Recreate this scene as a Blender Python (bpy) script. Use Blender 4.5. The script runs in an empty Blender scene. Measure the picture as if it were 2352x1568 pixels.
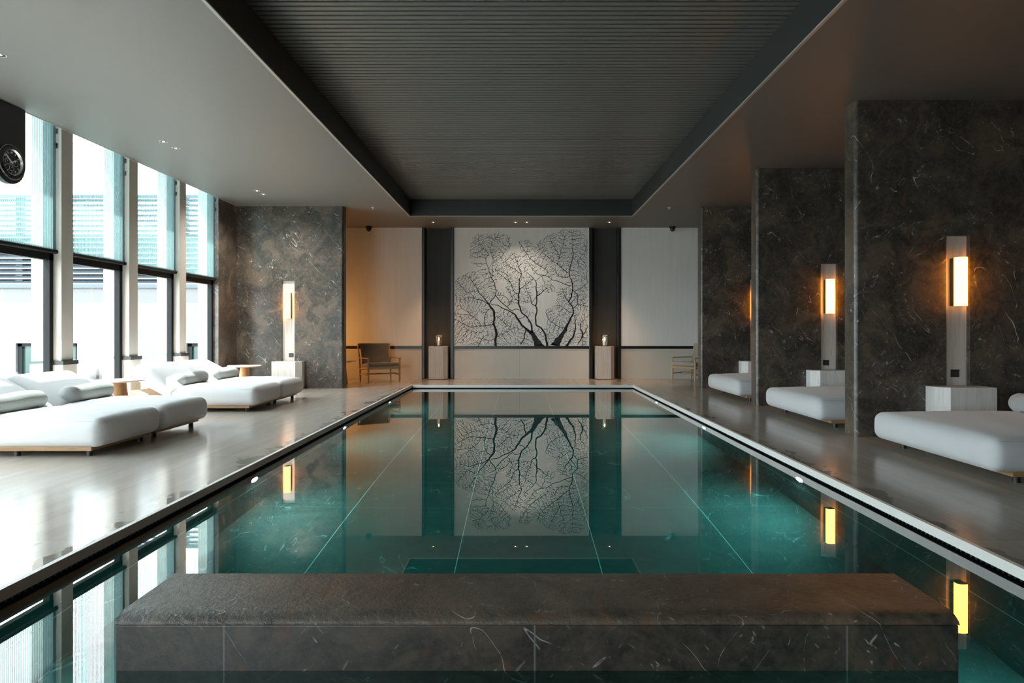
import bpy, math, random
import numpy as np
from mathutils import Vector, Matrix

PI = math.pi
sc = bpy.context.scene
COL = sc.collection
F = 1500.0           # focal length in pixels of the 2352 px wide frame
VX, VY = 1193.0, 761.0
H = 1.15             # eye height above the deck
CEIL = 3.675
rnd = random.Random(7)

# ----------------------------------------------------------------- materials
def lin(r, g=None, b=None):
    if g is None: g = b = r
    f = lambda c: (c / 255 / 12.92) if c / 255 <= .04045 else ((c / 255 + .055) / 1.055) ** 2.4
    return (f(r), f(g), f(b), 1)

class NT:
    def __init__(s, name):
        s.m = bpy.data.materials.new(name); s.m.use_nodes = True
        s.t = s.m.node_tree; s.t.nodes.clear()
        s.out = s.n('ShaderNodeOutputMaterial')
    def n(s, typ, **kw):
        nd = s.t.nodes.new(typ)
        for k, v in kw.items():
            if k.startswith('i_'):
                key = k[2:]
                key = int(key) if key.isdigit() else key.replace('_', ' ')
                if isinstance(v, bpy.types.NodeSocket): s.t.links.new(v, nd.inputs[key])
                else: nd.inputs[key].default_value = v
            else: setattr(nd, k, v)
        return nd
    def link(s, a, b): s.t.links.new(a, b)
    def math(s, op, a, b=None, c=None, clamp=False):
        nd = s.n('ShaderNodeMath', operation=op); nd.use_clamp = clamp
        for i, v in enumerate((a, b, c)):
            if v is None: continue
            if isinstance(v, bpy.types.NodeSocket): s.link(v, nd.inputs[i])
            else: nd.inputs[i].default_value = v
        return nd.outputs[0]
    def mix(s, fac, a, b, blend='MIX'):
        nd = s.n('ShaderNodeMix', data_type='RGBA', blend_type=blend)
        for i, v in ((0, fac), (6, a), (7, b)):
            if isinstance(v, bpy.types.NodeSocket): s.link(v, nd.inputs[i])
            else: nd.inputs[i].default_value = v
        return nd.outputs[2]
    def coords(s, scale=(1, 1, 1), rot=(0, 0, 0), loc=(0, 0, 0)):
        tc = s.n('ShaderNodeTexCoord')
        mp = s.n('ShaderNodeMapping'); s.link(tc.outputs['Object'], mp.inputs[0])
        mp.inputs['Scale'].default_value = scale; mp.inputs['Rotation'].default_value = rot
        mp.inputs['Location'].default_value = loc
        return mp.outputs[0]
    def coords2(s, rot, scale):
        tc = s.n('ShaderNodeTexCoord')
        m1 = s.n('ShaderNodeMapping'); s.link(tc.outputs['Object'], m1.inputs[0]); m1.inputs['Rotation'].default_value = rot
        m2 = s.n('ShaderNodeMapping'); s.link(m1.outputs[0], m2.inputs[0]); m2.inputs['Scale'].default_value = scale
        return m2.outputs[0]
    def noise(s, vec, scale, detail=4, rough=.55, dist=0):
        nd = s.n('ShaderNodeTexNoise'); s.link(vec, nd.inputs['Vector'])
        nd.inputs['Scale'].default_value = scale; nd.inputs['Detail'].default_value = detail
        nd.inputs['Roughness'].default_value = rough; nd.inputs['Distortion'].default_value = dist
        return nd.outputs['Fac']
    def ramp(s, fac, stops):
        nd = s.n('ShaderNodeValToRGB'); s.link(fac, nd.inputs[0])
        el = nd.color_ramp.elements
        while len(el) < len(stops): el.new(.5)
        for e, (p, c) in zip(el, stops):
            e.position = p; e.color = c if len(c) == 4 else (*c, 1)
        return nd.outputs[0]
    def bump(s, h, strength=.2, dist=.01):
        nd = s.n('ShaderNodeBump'); s.link(h, nd.inputs['Height'])
        nd.inputs['Strength'].default_value = strength; nd.inputs['Distance'].default_value = dist
        return nd.outputs[0]
    def bsdf(s, color, rough=.5, metal=0, normal=None, spec=.5, sheen=0, coat=0, **kw):
        b = s.n('ShaderNodeBsdfPrincipled')
        for k, v in (('Base Color', color), ('Roughness', rough), ('Metallic', metal), ('Specular IOR Level', spec), ('Sheen Weight', sheen), ('Coat Weight', coat)):
            if isinstance(v, bpy.types.NodeSocket): s.link(v, b.inputs[k])
            else: b.inputs[k].default_value = v
        if normal is not None: s.link(normal, b.inputs['Normal'])
        s.link(b.outputs[0], s.out.inputs[0])
        return b
    def seams(s, specs):
        """union of thin straight joints; specs = (axis, position, half width)"""
        tc = s.n('ShaderNodeTexCoord'); sp = s.n('ShaderNodeSeparateXYZ'); s.link(tc.outputs['Object'], sp.inputs[0])
        r = None
        for ax, pos, hw in specs:
            d = s.math('ABSOLUTE', s.math('SUBTRACT', sp.outputs[ax], pos))
            m = s.math('LESS_THAN', d, hw)
            r = m if r is None else s.math('MAXIMUM', r, m)
        return r

def plain(name, col, rough=.5, metal=0, bump=0, bscale=60, **kw):
    t = NT(name); nrm = None
    if bump: nrm = t.bump(t.noise(t.coords(), bscale, 3), bump, .004)
    t.bsdf(col, rough, metal, nrm, **kw); return t.m

def marble(name, seams=(), k=1.0, rough=.30, bump=.06, rotz=.5, seamcol=(.1, .095, .085, 1), tint=None, spec=.5, vw=1.0):
    t = NT(name)
    v = t.coords()
    warp = t.n('ShaderNodeTexNoise'); t.link(v, warp.inputs['Vector']); warp.inputs['Scale'].default_value = 1.6; warp.inputs['Detail'].default_value = 4
    vm = t.n('ShaderNodeVectorMath', operation='MULTIPLY_ADD'); t.link(warp.outputs['Color'], vm.inputs[0])
    vm.inputs[1].default_value = (.7, .7, .7); t.link(v, vm.inputs[2]); wv = vm.outputs[0]
    big = t.noise(wv, 2.4, 9, .7, .9)
    fine = t.noise(v, 26, 8, .8)
    base = t.ramp(big, [(.30, (.006 * k, .0055 * k, .005 * k)), (.44, (.015 * k, .0135 * k, .0115 * k)), (.54, (.034 * k, .028 * k, .022 * k)), (.62, (.058 * k, .044 * k, .031 * k)), (.72, (.030 * k, .028 * k, .026 * k)), (.84, (.075 * k, .070 * k, .062 * k))])
    base = t.mix(t.math('MULTIPLY', t.math('SUBTRACT', fine, .42, clamp=True), 1.6, clamp=True), base, (.085 * k, .074 * k, .058 * k, 1))
    rust = t.noise(wv, 6.5, 4, .55)
    base = t.mix(t.ramp(rust, [(.60, (0, 0, 0)), (.70, (.55, .55, .55))]), base, (.075 * k, .040 * k, .022 * k, 1))
    # long thin pale veins, broken by a mask, and short flecks
    def vein(scale, width, lo, hi, rot, sc3):
        mv = t.coords2(rot, sc3)
        va = t.n('ShaderNodeVectorMath', operation='MULTIPLY_ADD'); t.link(warp.outputs['Color'], va.inputs[0]); va.inputs[1].default_value = (.16 * sc3[0], .16 * sc3[1], .16 * sc3[2]); t.link(mv, va.inputs[2])
        nz = t.noise(va.outputs[0], scale, 2, .5, .1)
        d = t.math('ABSOLUTE', t.math('SUBTRACT', nz, .5))
        l = t.math('SUBTRACT', 1, t.math('DIVIDE', d, width * vw), clamp=True)
        mk = t.ramp(t.noise(v, scale * 1.9, 5, .72), [(lo, (0, 0, 0)), (hi, (1, 1, 1))])
        return t.math('MULTIPLY', l, mk)
    v1 = vein(2.6, .0034, .50, .58, (.35, .6, 0), (1, 1, .07))
    v2 = vein(5.0, .0055, .53, .60, (-.3, -.75, 0), (1, 1, .075))
    def fleck(rot, lo, sc_):
        f_ = t.noise(t.coords2(rot, (sc_, sc_, sc_ * .16)), 1.0, 2, .5, 0)
        g_ = t.ramp(t.noise(v, 3.0, 3, .6), [(.46, (0, 0, 0)), (.62, (1, 1, 1))])
        return t.math('MULTIPLY', t.ramp(f_, [(lo, (0, 0, 0)), (lo + .035, (1, 1, 1))]), g_)
    v3 = t.math('MAXIMUM', fleck((.35, .7, 0), .69, 52), fleck((-.3, -.6, 0), .70, 38))
    vv = t.math('MAXIMUM', t.math('MAXIMUM', v1, t.math('MULTIPLY', v2, .8)), t.math('MULTIPLY', v3, .6))
    base = t.mix(vv, base, (.30 * k, .29 * k, .265 * k, 1))
    if seams:
        base = t.mix(t.seams(seams), base, seamcol)
    if tint: base = t.mix(1.0, base, tint, 'MULTIPLY')
    nrm = t.bump(t.noise(v, 35, 6, .7), bump, .01)
    t.bsdf(base, rough, 0, nrm, spec=spec)
    return t.m

def wood(name, c1, c2, c3, scale=1.0, rough=.45, axis=2, rings=9):
    t = NT(name)
    s3 = [9 * scale, 9 * scale, 9 * scale]; s3[axis] = .55 * scale
    v = t.coords(tuple(s3))
    n1 = t.noise(v, 1.1, 5, .6, .8)
    s4 = [55 * scale] * 3; s4[axis] = 1.6 * scale
    n2 = t.noise(t.coords(tuple(s4)), 1.6, 4, .7)
    ring = t.math('FRACT', t.math('MULTIPLY', n1, rings))
    base = t.ramp(ring, [(0, c1), (.55, c2), (.92, c3), (1, c1)])
    base = t.mix(t.math('MULTIPLY', n2, .55), base, c3)
    t.bsdf(base, rough, 0, t.bump(n2, .08, .003)); return t.m

def fabric(name, col, col2, weave=420, rough=.9, bump=.25, wr=.35):
    t = NT(name); v = t.coords()
    w = t.noise(v, weave, 2, .6)
    wr_n = t.noise(t.coords((1, 2.4, 1)), 5, 3, .5, .5)
    base = t.mix(w, col, col2)
    h = t.math('ADD', t.math('MULTIPLY', wr_n, wr), t.math('MULTIPLY', w, .05))
    t.bsdf(base, rough, 0, t.bump(h, bump, .05), spec=.2, sheen=.25); return t.m

def knit(name, col, col2, freq=130):
    t = NT(name); v = t.coords()
    tc = t.n('ShaderNodeTexCoord'); sp = t.n('ShaderNodeSeparateXYZ'); t.link(tc.outputs['Object'], sp.inputs[0])
    nz = t.noise(v, 30, 2)
    a = t.math('SINE', t.math('ADD', t.math('MULTIPLY', sp.outputs[2], freq * 5), t.math('MULTIPLY', nz, 3)))
    b = t.math('SINE', t.math('ADD', t.math('MULTIPLY', sp.outputs[0], freq * 5), t.math('MULTIPLY', nz, 3)))
    s_ = t.math('ADD', t.math('MULTIPLY', t.math('MULTIPLY', a, b), .35), .5)
    n = t.noise(v, 160, 2, .6)
    base = t.mix(t.math('MULTIPLY', t.math('ADD', s_, n), .5), col, col2)
    t.bsdf(base, .95, 0, t.bump(s_, .5, .006), spec=.15, sheen=.3); return t.m

def emit(name, col, strength):
    t = NT(name); e = t.n('ShaderNodeEmission'); e.inputs[0].default_value = col; e.inputs[1].default_value = strength
    t.link(e.outputs[0], t.out.inputs[0]); return t.m

M = {}
SEAM_Z = ('_', 0, 0)
M['pier_left'] = marble('dark marble left', [(2, .80, .0018), (0, -4.665, .0016), (1, 12.86, .0016)], k=2.2)
M['pier_right'] = marble('dark marble right', [(2, .81, .0018), (0, 4.785, .0016)], k=2.2)
M['bench'] = marble('dark marble bench', [(0, -1.067, .003), (0, .055, .003), (0, 1.183, .003)], k=1.5, rough=.42, bump=.12, vw=.5, seamcol=(.17, .17, .165, 1))
M['bench_top'] = marble('riven marble', [], k=2.0, rough=.30, bump=.6, spec=1.0, vw=.6)
M['pool_tile'] = None

def limestone(name, c1, c2, seams=(), rough=.6):
    t = NT(name); v = t.coords()
    a = t.noise(v, 1.4, 6, .6); b = t.noise(v, 55, 3, .6)
    base = t.mix(a, c1, c2)
    pit = t.ramp(b, [(.26, (1, 1, 1)), (.33, (0, 0, 0))])
    base = t.mix(t.math('MULTIPLY', pit, .35), base, (.12, .10, .08, 1))
    if seams: base = t.mix(t.seams(seams), base, (.13, .12, .1, 1))
    t.bsdf(base, rough, 0, t.bump(t.math('SUBTRACT', b, t.math('MULTIPLY', pit, .4)), .15, .004)); return t.m

M['dado'] = limestone('limestone dado', (.68, .63, .55, 1), (.58, .53, .455, 1), [(0, .0, .002)])
M['column'] = limestone('travertine column', (.52, .49, .435, 1), (.44, .41, .36, 1))
M['ext_stone'] = limestone('facade stone', (.090, .092, .094, 1), (.077, .079, .081, 1), [(2, 1.63, .012), (2, .80, .012), (2, .06, .012), (0, -15.85, .012), (0, -13.1, .012), (0, -10.5, .012)])
M['ext_ground'] = limestone('terrace stone', (.20, .195, .19, 1), (.17, .165, .16, 1))

def plaster(name, c1, c2):
    t = NT(name)
    a = t.noise(t.coords((7, 7, .5)), 1.5, 5, .6); b = t.noise(t.coords((60, 60, 1.6)), 1.2, 4, .6); c = t.noise(t.coords(), .8, 3)
    f = t.math('ADD', t.math('MULTIPLY', a, .5), t.math('ADD', t.math('MULTIPLY', b, .35), t.math('MULTIPLY', c, .25)))
    base = t.ramp(f, [(.35, c1), (.75, c2)])
    t.bsdf(base, .7, 0, t.bump(b, .06, .004)); return t.m
M['plaster'] = plaster('brushed plaster', (.78, .76, .71, 1), (.88, .865, .82, 1))
M['niche'] = plaster('dark niche plaster', (.030, .030, .026, 1), (.060, .056, .048, 1))

# deck: long stone planks, semi-gloss, standing water beside the pool edge
def deck():
    t = NT('honed deck stone')
    tc = t.n('ShaderNodeTexCoord'); sp = t.n('ShaderNodeSeparateXYZ'); t.link(tc.outputs['Object'], sp.inputs[0])
    x, y, z = sp.outputs
    u = t.math('SUBTRACT', t.math('ABSOLUTE', t.math('SUBTRACT', x, .065)), 2.375)
    cmb = t.n('ShaderNodeCombineXYZ'); t.link(y, cmb.inputs[0]); t.link(t.math('ADD', u, 5.7), cmb.inputs[1])
    br = t.n('ShaderNodeTexBrick'); t.link(cmb.outputs[0], br.inputs['Vector'])
    br.offset = .5; br.inputs['Scale'].default_value = 1; br.inputs['Mortar Size'].default_value = .0028; br.inputs['Mortar Smooth'].default_value = .2
    br.inputs['Brick Width'].default_value = 2.4; br.inputs['Row Height'].default_value = .57
    br.inputs['Color1'].default_value = (1, 1, 1, 1); br.inputs['Color2'].default_value = (.86, .86, .86, 1); br.inputs['Mortar'].default_value = (.55, .55, .55, 1)
    grain = t.noise(t.coords((5, .5, 5)), 1.6, 7, .65, .5)
    fine = t.noise(t.coords((70, 9, 70)), 1, 5, .7)
    base = t.ramp(grain, [(.3, (.41, .36, .31)), (.7, (.52, .465, .41))])
    base = t.mix(.8, base, br.outputs['Color'], 'MULTIPLY')
    # puddles within ~30 cm of the pool edge
    edge = t.math('SUBTRACT', 1, t.math('DIVIDE', t.math('ABSOLUTE', u), .38), clamp=True)
    pn = t.noise(t.coords((1, .55, 1)), 3.2, 5, .6, .3)
    wet = t.ramp(t.math('ADD', t.math('MULTIPLY', edge, .30), pn), [(.735, (0, 0, 0)), (.75, (1, 1, 1))])
    base = t.mix(t.math('MULTIPLY', wet, .38), base, (.05, .045, .04, 1))
    ro = t.ramp(fine, [(.3, (.12,) * 3), (.7, (.19,) * 3)])
    ro = t.mix(wet, ro, (.03, .03, .03, 1))
    hb = t.math('ADD', t.math('MULTIPLY', fine, .25), t.math('MULTIPLY', br.outputs['Fac'], -.6))
    hb = t.math('MULTIPLY', hb, t.math('SUBTRACT', 1, t.math('MULTIPLY', wet, .9)))
    t.bsdf(base, ro, 0, t.bump(hb, .02, .002), spec=.2); return t.m
M['deck'] = deck()
M['coping'] = limestone('coping stone', (.86, .84, .79, 1), (.78, .755, .70, 1), rough=.45)

def pooltile():
    t = NT('green pool marble'); v = t.coords()
    a = t.noise(v, 2.0, 7, .65, 1.2); f = t.noise(v, 18, 5, .7)
    base = t.ramp(t.math('ADD', t.math('MULTIPLY', a, .7), t.math('MULTIPLY', f, .3)), [(.3, (.040, .055, .055)), (.6, (.095, .115, .112))])
    nz = t.noise(t.coords((1, .5, 1), (0, 0, .6)), 3.2, 3, .5, .6)
    l = t.math('SUBTRACT', 1, t.math('DIVIDE', t.math('ABSOLUTE', t.math('SUBTRACT', nz, .5)), .014), clamp=True)
    mk = t.ramp(t.noise(v, 2.7, 4, .7), [(.54, (0, 0, 0)), (.64, (1, 1, 1))])
    base = t.mix(t.math('MULTIPLY', l, mk), base, (.42, .47, .46, 1))
    specs = [(0, -.44 + k, .0028) for k in range(-1, 3)] + [(1, 1.7 + 2.0 * k, .0006) for k in range(0, 7)] + [(2, -.62, .004)]
    base = t.mix(t.seams(specs), base, (.85, .9, .88, 1))
    t.bsdf(base, .6, 0); return t.m
M['pool_tile'] = pooltile()

def water():
    t = NT('pool water')
    v = t.coords((1, .45, 1))
    n = t.noise(v, 1.3, 2, .5)
    bp = t.bump(n, .008, .02)
    rf = t.n('ShaderNodeBsdfRefraction'); rf.inputs['IOR'].default_value = 1.333; rf.inputs['Roughness'].default_value = 0
    gl = t.n('ShaderNodeBsdfGlossy'); gl.inputs['Roughness'].default_value = 0; gl.inputs[0].default_value = (1, 1, 1, 1)
    lw_ = t.n('ShaderNodeLayerWeight'); lw_.inputs['Blend'].default_value = .5
    fr = t.math('ADD', t.math('MULTIPLY', t.math('POWER', lw_.outputs['Facing'], 3.2), .97), .02, clamp=True)
    mx = t.n('ShaderNodeMixShader'); t.link(fr, mx.inputs[0]); t.link(rf.outputs[0], mx.inputs[1]); t.link(gl.outputs[0], mx.inputs[2])
    for q in (rf, gl): t.link(bp, q.inputs['Normal'])
    t.link(mx.outputs[0], t.out.inputs[0])
    va = t.n('ShaderNodeVolumeAbsorption'); va.inputs['Color'].default_value = (.06, .80, .77, 1); va.inputs['Density'].default_value = .6
    t.link(va.outputs[0], t.out.inputs['Volume']); return t.m
M['water'] = water()

def glass(name, tint, refl=1.0):
    t = NT(name)
    tr = t.n('ShaderNodeBsdfTransparent'); tr.inputs[0].default_value = tint
    gl = t.n('ShaderNodeBsdfGlossy'); gl.inputs['Roughness'].default_value = .0; gl.inputs[0].default_value = (refl, refl, refl, 1)
    lw_ = t.n('ShaderNodeLayerWeight')
    fr = t.math('ADD', t.math('MULTIPLY', t.math('POWER', lw_.outputs['Facing'], 5), .7), .035)
    mx = t.n('ShaderNodeMixShader'); t.link(fr, mx.inputs[0]); t.link(tr.outputs[0], mx.inputs[1]); t.link(gl.outputs[0], mx.inputs[2])
    t.link(mx.outputs[0], t.out.inputs[0]); return t.m
M['glass'] = glass('window glass', (.92, .955, .955, 1))
M['clear_glass'] = glass('lantern glass', (.93, .93, .92, 1))
M['ext_glass'] = plain('outside pane reflection', (.012, .042, .036, 1), .15)  # opaque pane, the green reflection is put into its base colour

def blindmat():
    t = NT('striped sheer blind')
    tc = t.n('ShaderNodeTexCoord'); sp = t.n('ShaderNodeSeparateXYZ'); t.link(tc.outputs['Object'], sp.inputs[0])
    s_ = t.math('SINE', t.math('MULTIPLY', sp.outputs[1], 2 * PI / .0277))
    stripe = t.math('GREATER_THAN', s_, .05)
    fac = t.math('ADD', t.math('MULTIPLY', stripe, .48), .18)     # opacity of thread
    tr = t.n('ShaderNodeBsdfTransparent'); tr.inputs[0].default_value = (.93, .99, .985, 1)
    d = t.n('ShaderNodeBsdfDiffuse'); d.inputs[0].default_value = (.055, .075, .075, 1)
    tl = t.n('ShaderNodeBsdfTranslucent'); tl.inputs[0].default_value = (.10, .15, .15, 1)
    ad = t.n('ShaderNodeAddShader'); t.link(d.outputs[0], ad.inputs[0]); t.link(tl.outputs[0], ad.inputs[1])
    mx = t.n('ShaderNodeMixShader'); t.link(fac, mx.inputs[0]); t.link(tr.outputs[0], mx.inputs[1]); t.link(ad.outputs[0], mx.inputs[2])
    t.link(mx.outputs[0], t.out.inputs[0]); return t.m
M['blind'] = blindmat()

M['ceiling'] = plain('grey ceiling paint', (.185, .180, .172, 1), .55, bump=.05, bscale=90)
M['recess'] = plain('dark recess sides', (.022, .028, .028, 1), .6)  # recess sides coloured darker than the ceiling
M['slat'] = plain('grey slat paint', (.17, .18, .17, 1), .42)
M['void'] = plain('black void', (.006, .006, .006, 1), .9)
M['trim_light'] = plain('pale edge trim', (.42, .42, .40, 1), .4)
M['wall_grey'] = plain('warm grey paint', (.22, .21, .19, 1), .7)
M['bronze'] = plain('dark bronze', (.035, .034, .030, 1), .35, .6)
M['frame'] = plain('dark window frame', (.010, .012, .012, 1), .6, spec=.12)
M['black'] = plain('matt black', (.010, .010, .011, 1), .45)
M['black_gloss'] = plain('gloss black', (.010, .010, .012, 1), .12)
M['gutter'] = plain('gutter grating', (.07, .085, .088, 1), .5)
M['steel'] = plain('brushed steel', (.62, .64, .63, 1), .25, 1.0)
M['white_ring'] = plain('white ring', (.70, .70, .68, 1), .4)
M['copper'] = plain('warm reflector', (.70, .42, .20, 1), .25, 1.0)
M['ash'] = wood('bleached ash', (.72, .655, .59, 1), (.65, .585, .52, 1), (.50, .44, .38, 1), 1.0, .5, 2, 7)
M['ash_pale'] = wood('pale ash', (.86, .77, .69, 1), (.80, .71, .63, 1), (.68, .60, .52, 1), 1.0, .5, 2, 5)
M['ash_white'] = wood('white ash', (.86, .84, .81, 1), (.80, .775, .74, 1), (.70, .67, .63, 1), 1.0, .5, 2, 6)
M['oak'] = wood('oak', (.46, .27, .12, 1), (.40, .225, .095, 1), (.30, .155, .06, 1), 2.0, .45, 2, 6)
M['oak_h'] = wood('oak board', (.42, .25, .12, 1), (.36, .21, .095, 1), (.27, .15, .065, 1), 2.0, .45, 0, 6)
M['beech'] = wood('beech', (.56, .40, .25, 1), (.50, .35, .21, 1), (.40, .27, .155, 1), 2.0, .45, 2, 6)
M['top_white'] = plain('pale table top', (.70, .68, .64, 1), .3)
M['linen'] = fabric('white linen', (.66, .66, .66, 1), (.58, .58, .58, 1))
M['linen_seam'] = plain('linen piping', (.40, .41, .41, 1), .9)
M['knit'] = knit('grey knit', (.31, .31, .30, 1), (.44, .44, .43, 1))
M['canvas'] = fabric('brown canvas', (.17, .125, .082, 1), (.22, .165, .112, 1), 300, .75, .5, .8)
M['canvas_grey'] = fabric('taupe canvas', (.30, .27, .23, 1), (.37, .335, .29, 1), 300, .8, .5, .8)
M['cord'] = plain('paper cord', (.50, .40, .28, 1), .8)
M['lamp_glow'] = emit('lamp glow', (1, .34, .035, 1), 4.4)
M['flame'] = emit('flame', (1, .45, .10, 1), 14)
M['bulb'] = emit('downlight bulb', (1, .62, .30, 1), 2.5)
M['pool_led'] = emit('pool lamp lens', (.78, 1, .97, 1), 60)
M['wax'] = plain('candle wax', (.75, .70, .60, 1), .5)
M['branch'] = plain('mural ink', (.017, .018, .018, 1), .7)
M['louvre'] = plain('louvre paint', (.03, .042, .052, 1), .5)
M['socket'] = plain('socket plate', (.045, .043, .040, 1), .4)

# ------------------------------------------------------------- mesh builder
class MB:
    def __init__(s): s.v = []; s.f = []
    def add(s, verts, faces):
        o = len(s.v); s.v += [tuple(p) for p in verts]; s.f += [tuple(i + o for i in f) for f in faces]; return s
    def box(s, x0, x1, y0, y1, z0, z1):
        v = [(x, y, z) for z in (z0, z1) for y in (y0, y1) for x in (x0, x1)]
        return s.add(v, [(0, 2, 3, 1), (4, 5, 7, 6), (0, 1, 5, 4), (2, 6, 7, 3), (0, 4, 6, 2), (1, 3, 7, 5)])
    def prism(s, poly, a, b, axis=2):
        n = len(poly)
        def P(p, t): return (p[0], p[1], t) if axis == 2 else ((p[0], t, p[1]) if axis == 1 else (t, p[0], p[1]))
        v = [P(p, a) for p in poly] + [P(p, b) for p in poly]
        f = [tuple(range(n)), tuple(range(2 * n - 1, n - 1, -1))] + [(i, i + n, (i + 1) % n + n, (i + 1) % n) for i in range(n)]
        return s.add(v, f)
    def tube(s, pts, r, n=10, caps=True, closed=False):
        pts = [Vector(p) for p in pts]; m = len(pts)
        rs = r if isinstance(r, (list, tuple)) else [r] * m
        vs = []; up = None
        for i, p in enumerate(pts):
            if closed: d = (pts[(i + 1) % m] - pts[i - 1]).normalized()
            else: d = (pts[min(i + 1, m - 1)] - pts[max(i - 1, 0)]).normalized()
            if up is None:
                up = Vector((0, 0, 1)) if abs(d.z) < .9 else Vector((1, 0, 0))
            a = d.cross(up).normalized(); b = d.cross(a).normalized(); up = -b
            for k in range(n):
                t = 2 * PI * k / n
                vs.append(p + a * (math.cos(t) * rs[i]) + b * (math.sin(t) * rs[i]))
        fs = []
        for i in range(m if closed else m - 1):
            j = (i + 1) % m
            for k in range(n):
                fs.append((i * n + k, i * n + (k + 1) % n, j * n + (k + 1) % n, j * n + k))
        if caps and not closed:
            fs.append(tuple(range(n - 1, -1, -1))); fs.append(tuple(range((m - 1) * n, m * n)))
        return s.add(vs, fs)
    def lathe(s, prof, c=(0, 0, 0), n=32, axis=2, caps=True):
        vs = []; fs = []; m = len(prof)
        for (r, h) in prof:
            for k in range(n):
                t = 2 * PI * k / n; a, b = r * math.cos(t), r * math.sin(t)
                p = (a, b, h) if axis == 2 else ((a, h, b) if axis == 1 else (h, a, b))
                vs.append((p[0] + c[0], p[1] + c[1], p[2] + c[2]))
        for i in range(m - 1):
            for k in range(n): fs.append((i * n + k, i * n + (k + 1) % n, (i + 1) * n + (k + 1) % n, (i + 1) * n + k))
        if not caps or prof[0] == prof[-1]: return s.add(vs, fs)
        if prof[0][0] > 1e-6: fs.append(tuple(range(n - 1, -1, -1)))
        if prof[-1][0] > 1e-6: fs.append(tuple(range((m - 1) * n, m * n)))
        return s.add(vs, fs)
    def rbox(s, c, half, r, cuts=(14, 14, 8), fn=None):
        """rounded box with dense edges; fn(u, v, w, p) may move each point"""
        def ticks(h, n):
            e = [-h + r * (1 - math.cos(a * PI / 2 / 5)) for a in range(6)]
            mid = [-(h - r) + 2 * (h - r) * k / n for k in range(1, n)]
            return e + mid + [-q for q in reversed(e)]
        T = [ticks(half[i], cuts[i]) for i in range(3)]
        idx = {}; vs = []; fs = []
        def vert(i, j, k):
            key = (i, j, k)
            if key in idx: return idx[key]
            p = Vector((T[0][i], T[1][j], T[2][k]))
            q = Vector([max(-(half[a] - r), min(half[a] - r, p[a])) for a in range(3)])
            d = p - q
            if d.length > 1e-9: p = q + d.normalized() * r
            if fn: p = Vector(fn(p.x / half[0], p.y / half[1], p.z / half[2], p))
            idx[key] = len(vs); vs.append((p.x + c[0], p.y + c[1], p.z + c[2])); return idx[key]
        N = [len(t) - 1 for t in T]
        for j in range(N[1]):
            for i in range(N[0]):
                fs.append((vert(i, j, 0), vert(i, j + 1, 0), vert(i + 1, j + 1, 0), vert(i + 1, j, 0)))
                fs.append((vert(i, j, N[2]), vert(i + 1, j, N[2]), vert(i + 1, j + 1, N[2]), vert(i, j + 1, N[2])))
        for k in range(N[2]):
            for i in range(N[0]):
                fs.append((vert(i, 0, k), vert(i + 1, 0, k), vert(i + 1, 0, k + 1), vert(i, 0, k + 1)))
                fs.append((vert(i, N[1], k), vert(i, N[1], k + 1), vert(i + 1, N[1], k + 1), vert(i + 1, N[1], k)))
            for j in range(N[1]):
                fs.append((vert(0, j, k), vert(0, j, k + 1), vert(0, j + 1, k + 1), vert(0, j + 1, k)))
                fs.append((vert(N[0], j, k), vert(N[0], j + 1, k), vert(N[0], j + 1, k + 1), vert(N[0], j, k + 1)))
        return s.add(vs, fs)
    def xform(s, m):
        s.v = [tuple(m @ Vector(p)) for p in s.v]; return s
    def build(s, name, mat, parent=None, loc=None, smooth=None, bevel=0, bseg=2, rz=0):
        me = bpy.data.meshes.new(name); me.from_pydata(s.v, [], s.f); me.update()
        o = bpy.data.objects.new(name, me); COL.objects.link(o)
        me.materials.append(mat)
        if smooth is not None:
            me.polygons.foreach_set('use_smooth', [True] * len(me.polygons)); me.set_sharp_from_angle(angle=math.radians(smooth))
        if bevel:
            b = o.modifiers.new('edge', 'BEVEL'); b.width = bevel; b.segments = bseg; b.limit_method = 'ANGLE'; b.angle_limit = math.radians(50)
        if parent is not None: o.parent = parent
        if loc is not None: o.location = loc
        if rz: o.rotation_euler = (0, 0, rz)
        return o

def tag(o, label=None, cat=None, group=None, kind=None):
    for k, v in (('label', label), ('category', cat), ('group', group), ('kind', kind)):
        if v: o[k] = v
    return o
def thing(name, label, cat, loc=(0, 0, 0), rz=0, group=None):
    o = bpy.data.objects.new(name, None); COL.objects.link(o); o.location = loc; o.rotation_euler = (0, 0, rz)
    o.empty_display_size = .1
    return tag(o, label, cat, group)
def copy_tree(src, parent=None):
    c = src.copy(); COL.objects.link(c)
    if parent is not None: c.parent = parent
    for ch in list(src.children): copy_tree(ch, c)
    return c
def dup(src, loc, rz=0, label=None, group=None):
    c = copy_tree(src); c.location = loc; c.rotation_euler = (0, 0, rz)
    if label: c['label'] = label
    if group: c['group'] = group
    return c
def struct(name, mb, mat, label=None, **kw):
    return tag(mb.build(name, mat, **kw), label, None, None, 'structure')

# ------------------------------------------------------------------ camera
cam_d = bpy.data.cameras.new('camera'); cam = bpy.data.objects.new('camera', cam_d); COL.objects.link(cam)
cam.location = (0, 0, H); cam.rotation_euler = (PI / 2, 0, 0)
cam_d.sensor_width = 36; cam_d.sensor_fit = 'HORIZONTAL'; cam_d.lens = F / 2352 * 36
cam_d.shift_x = -(VX - 1176) / 2352; cam_d.shift_y = (VY - 784) / 2352
cam_d.clip_start = .05; cam_d.clip_end = 300
sc.camera = cam

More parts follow.
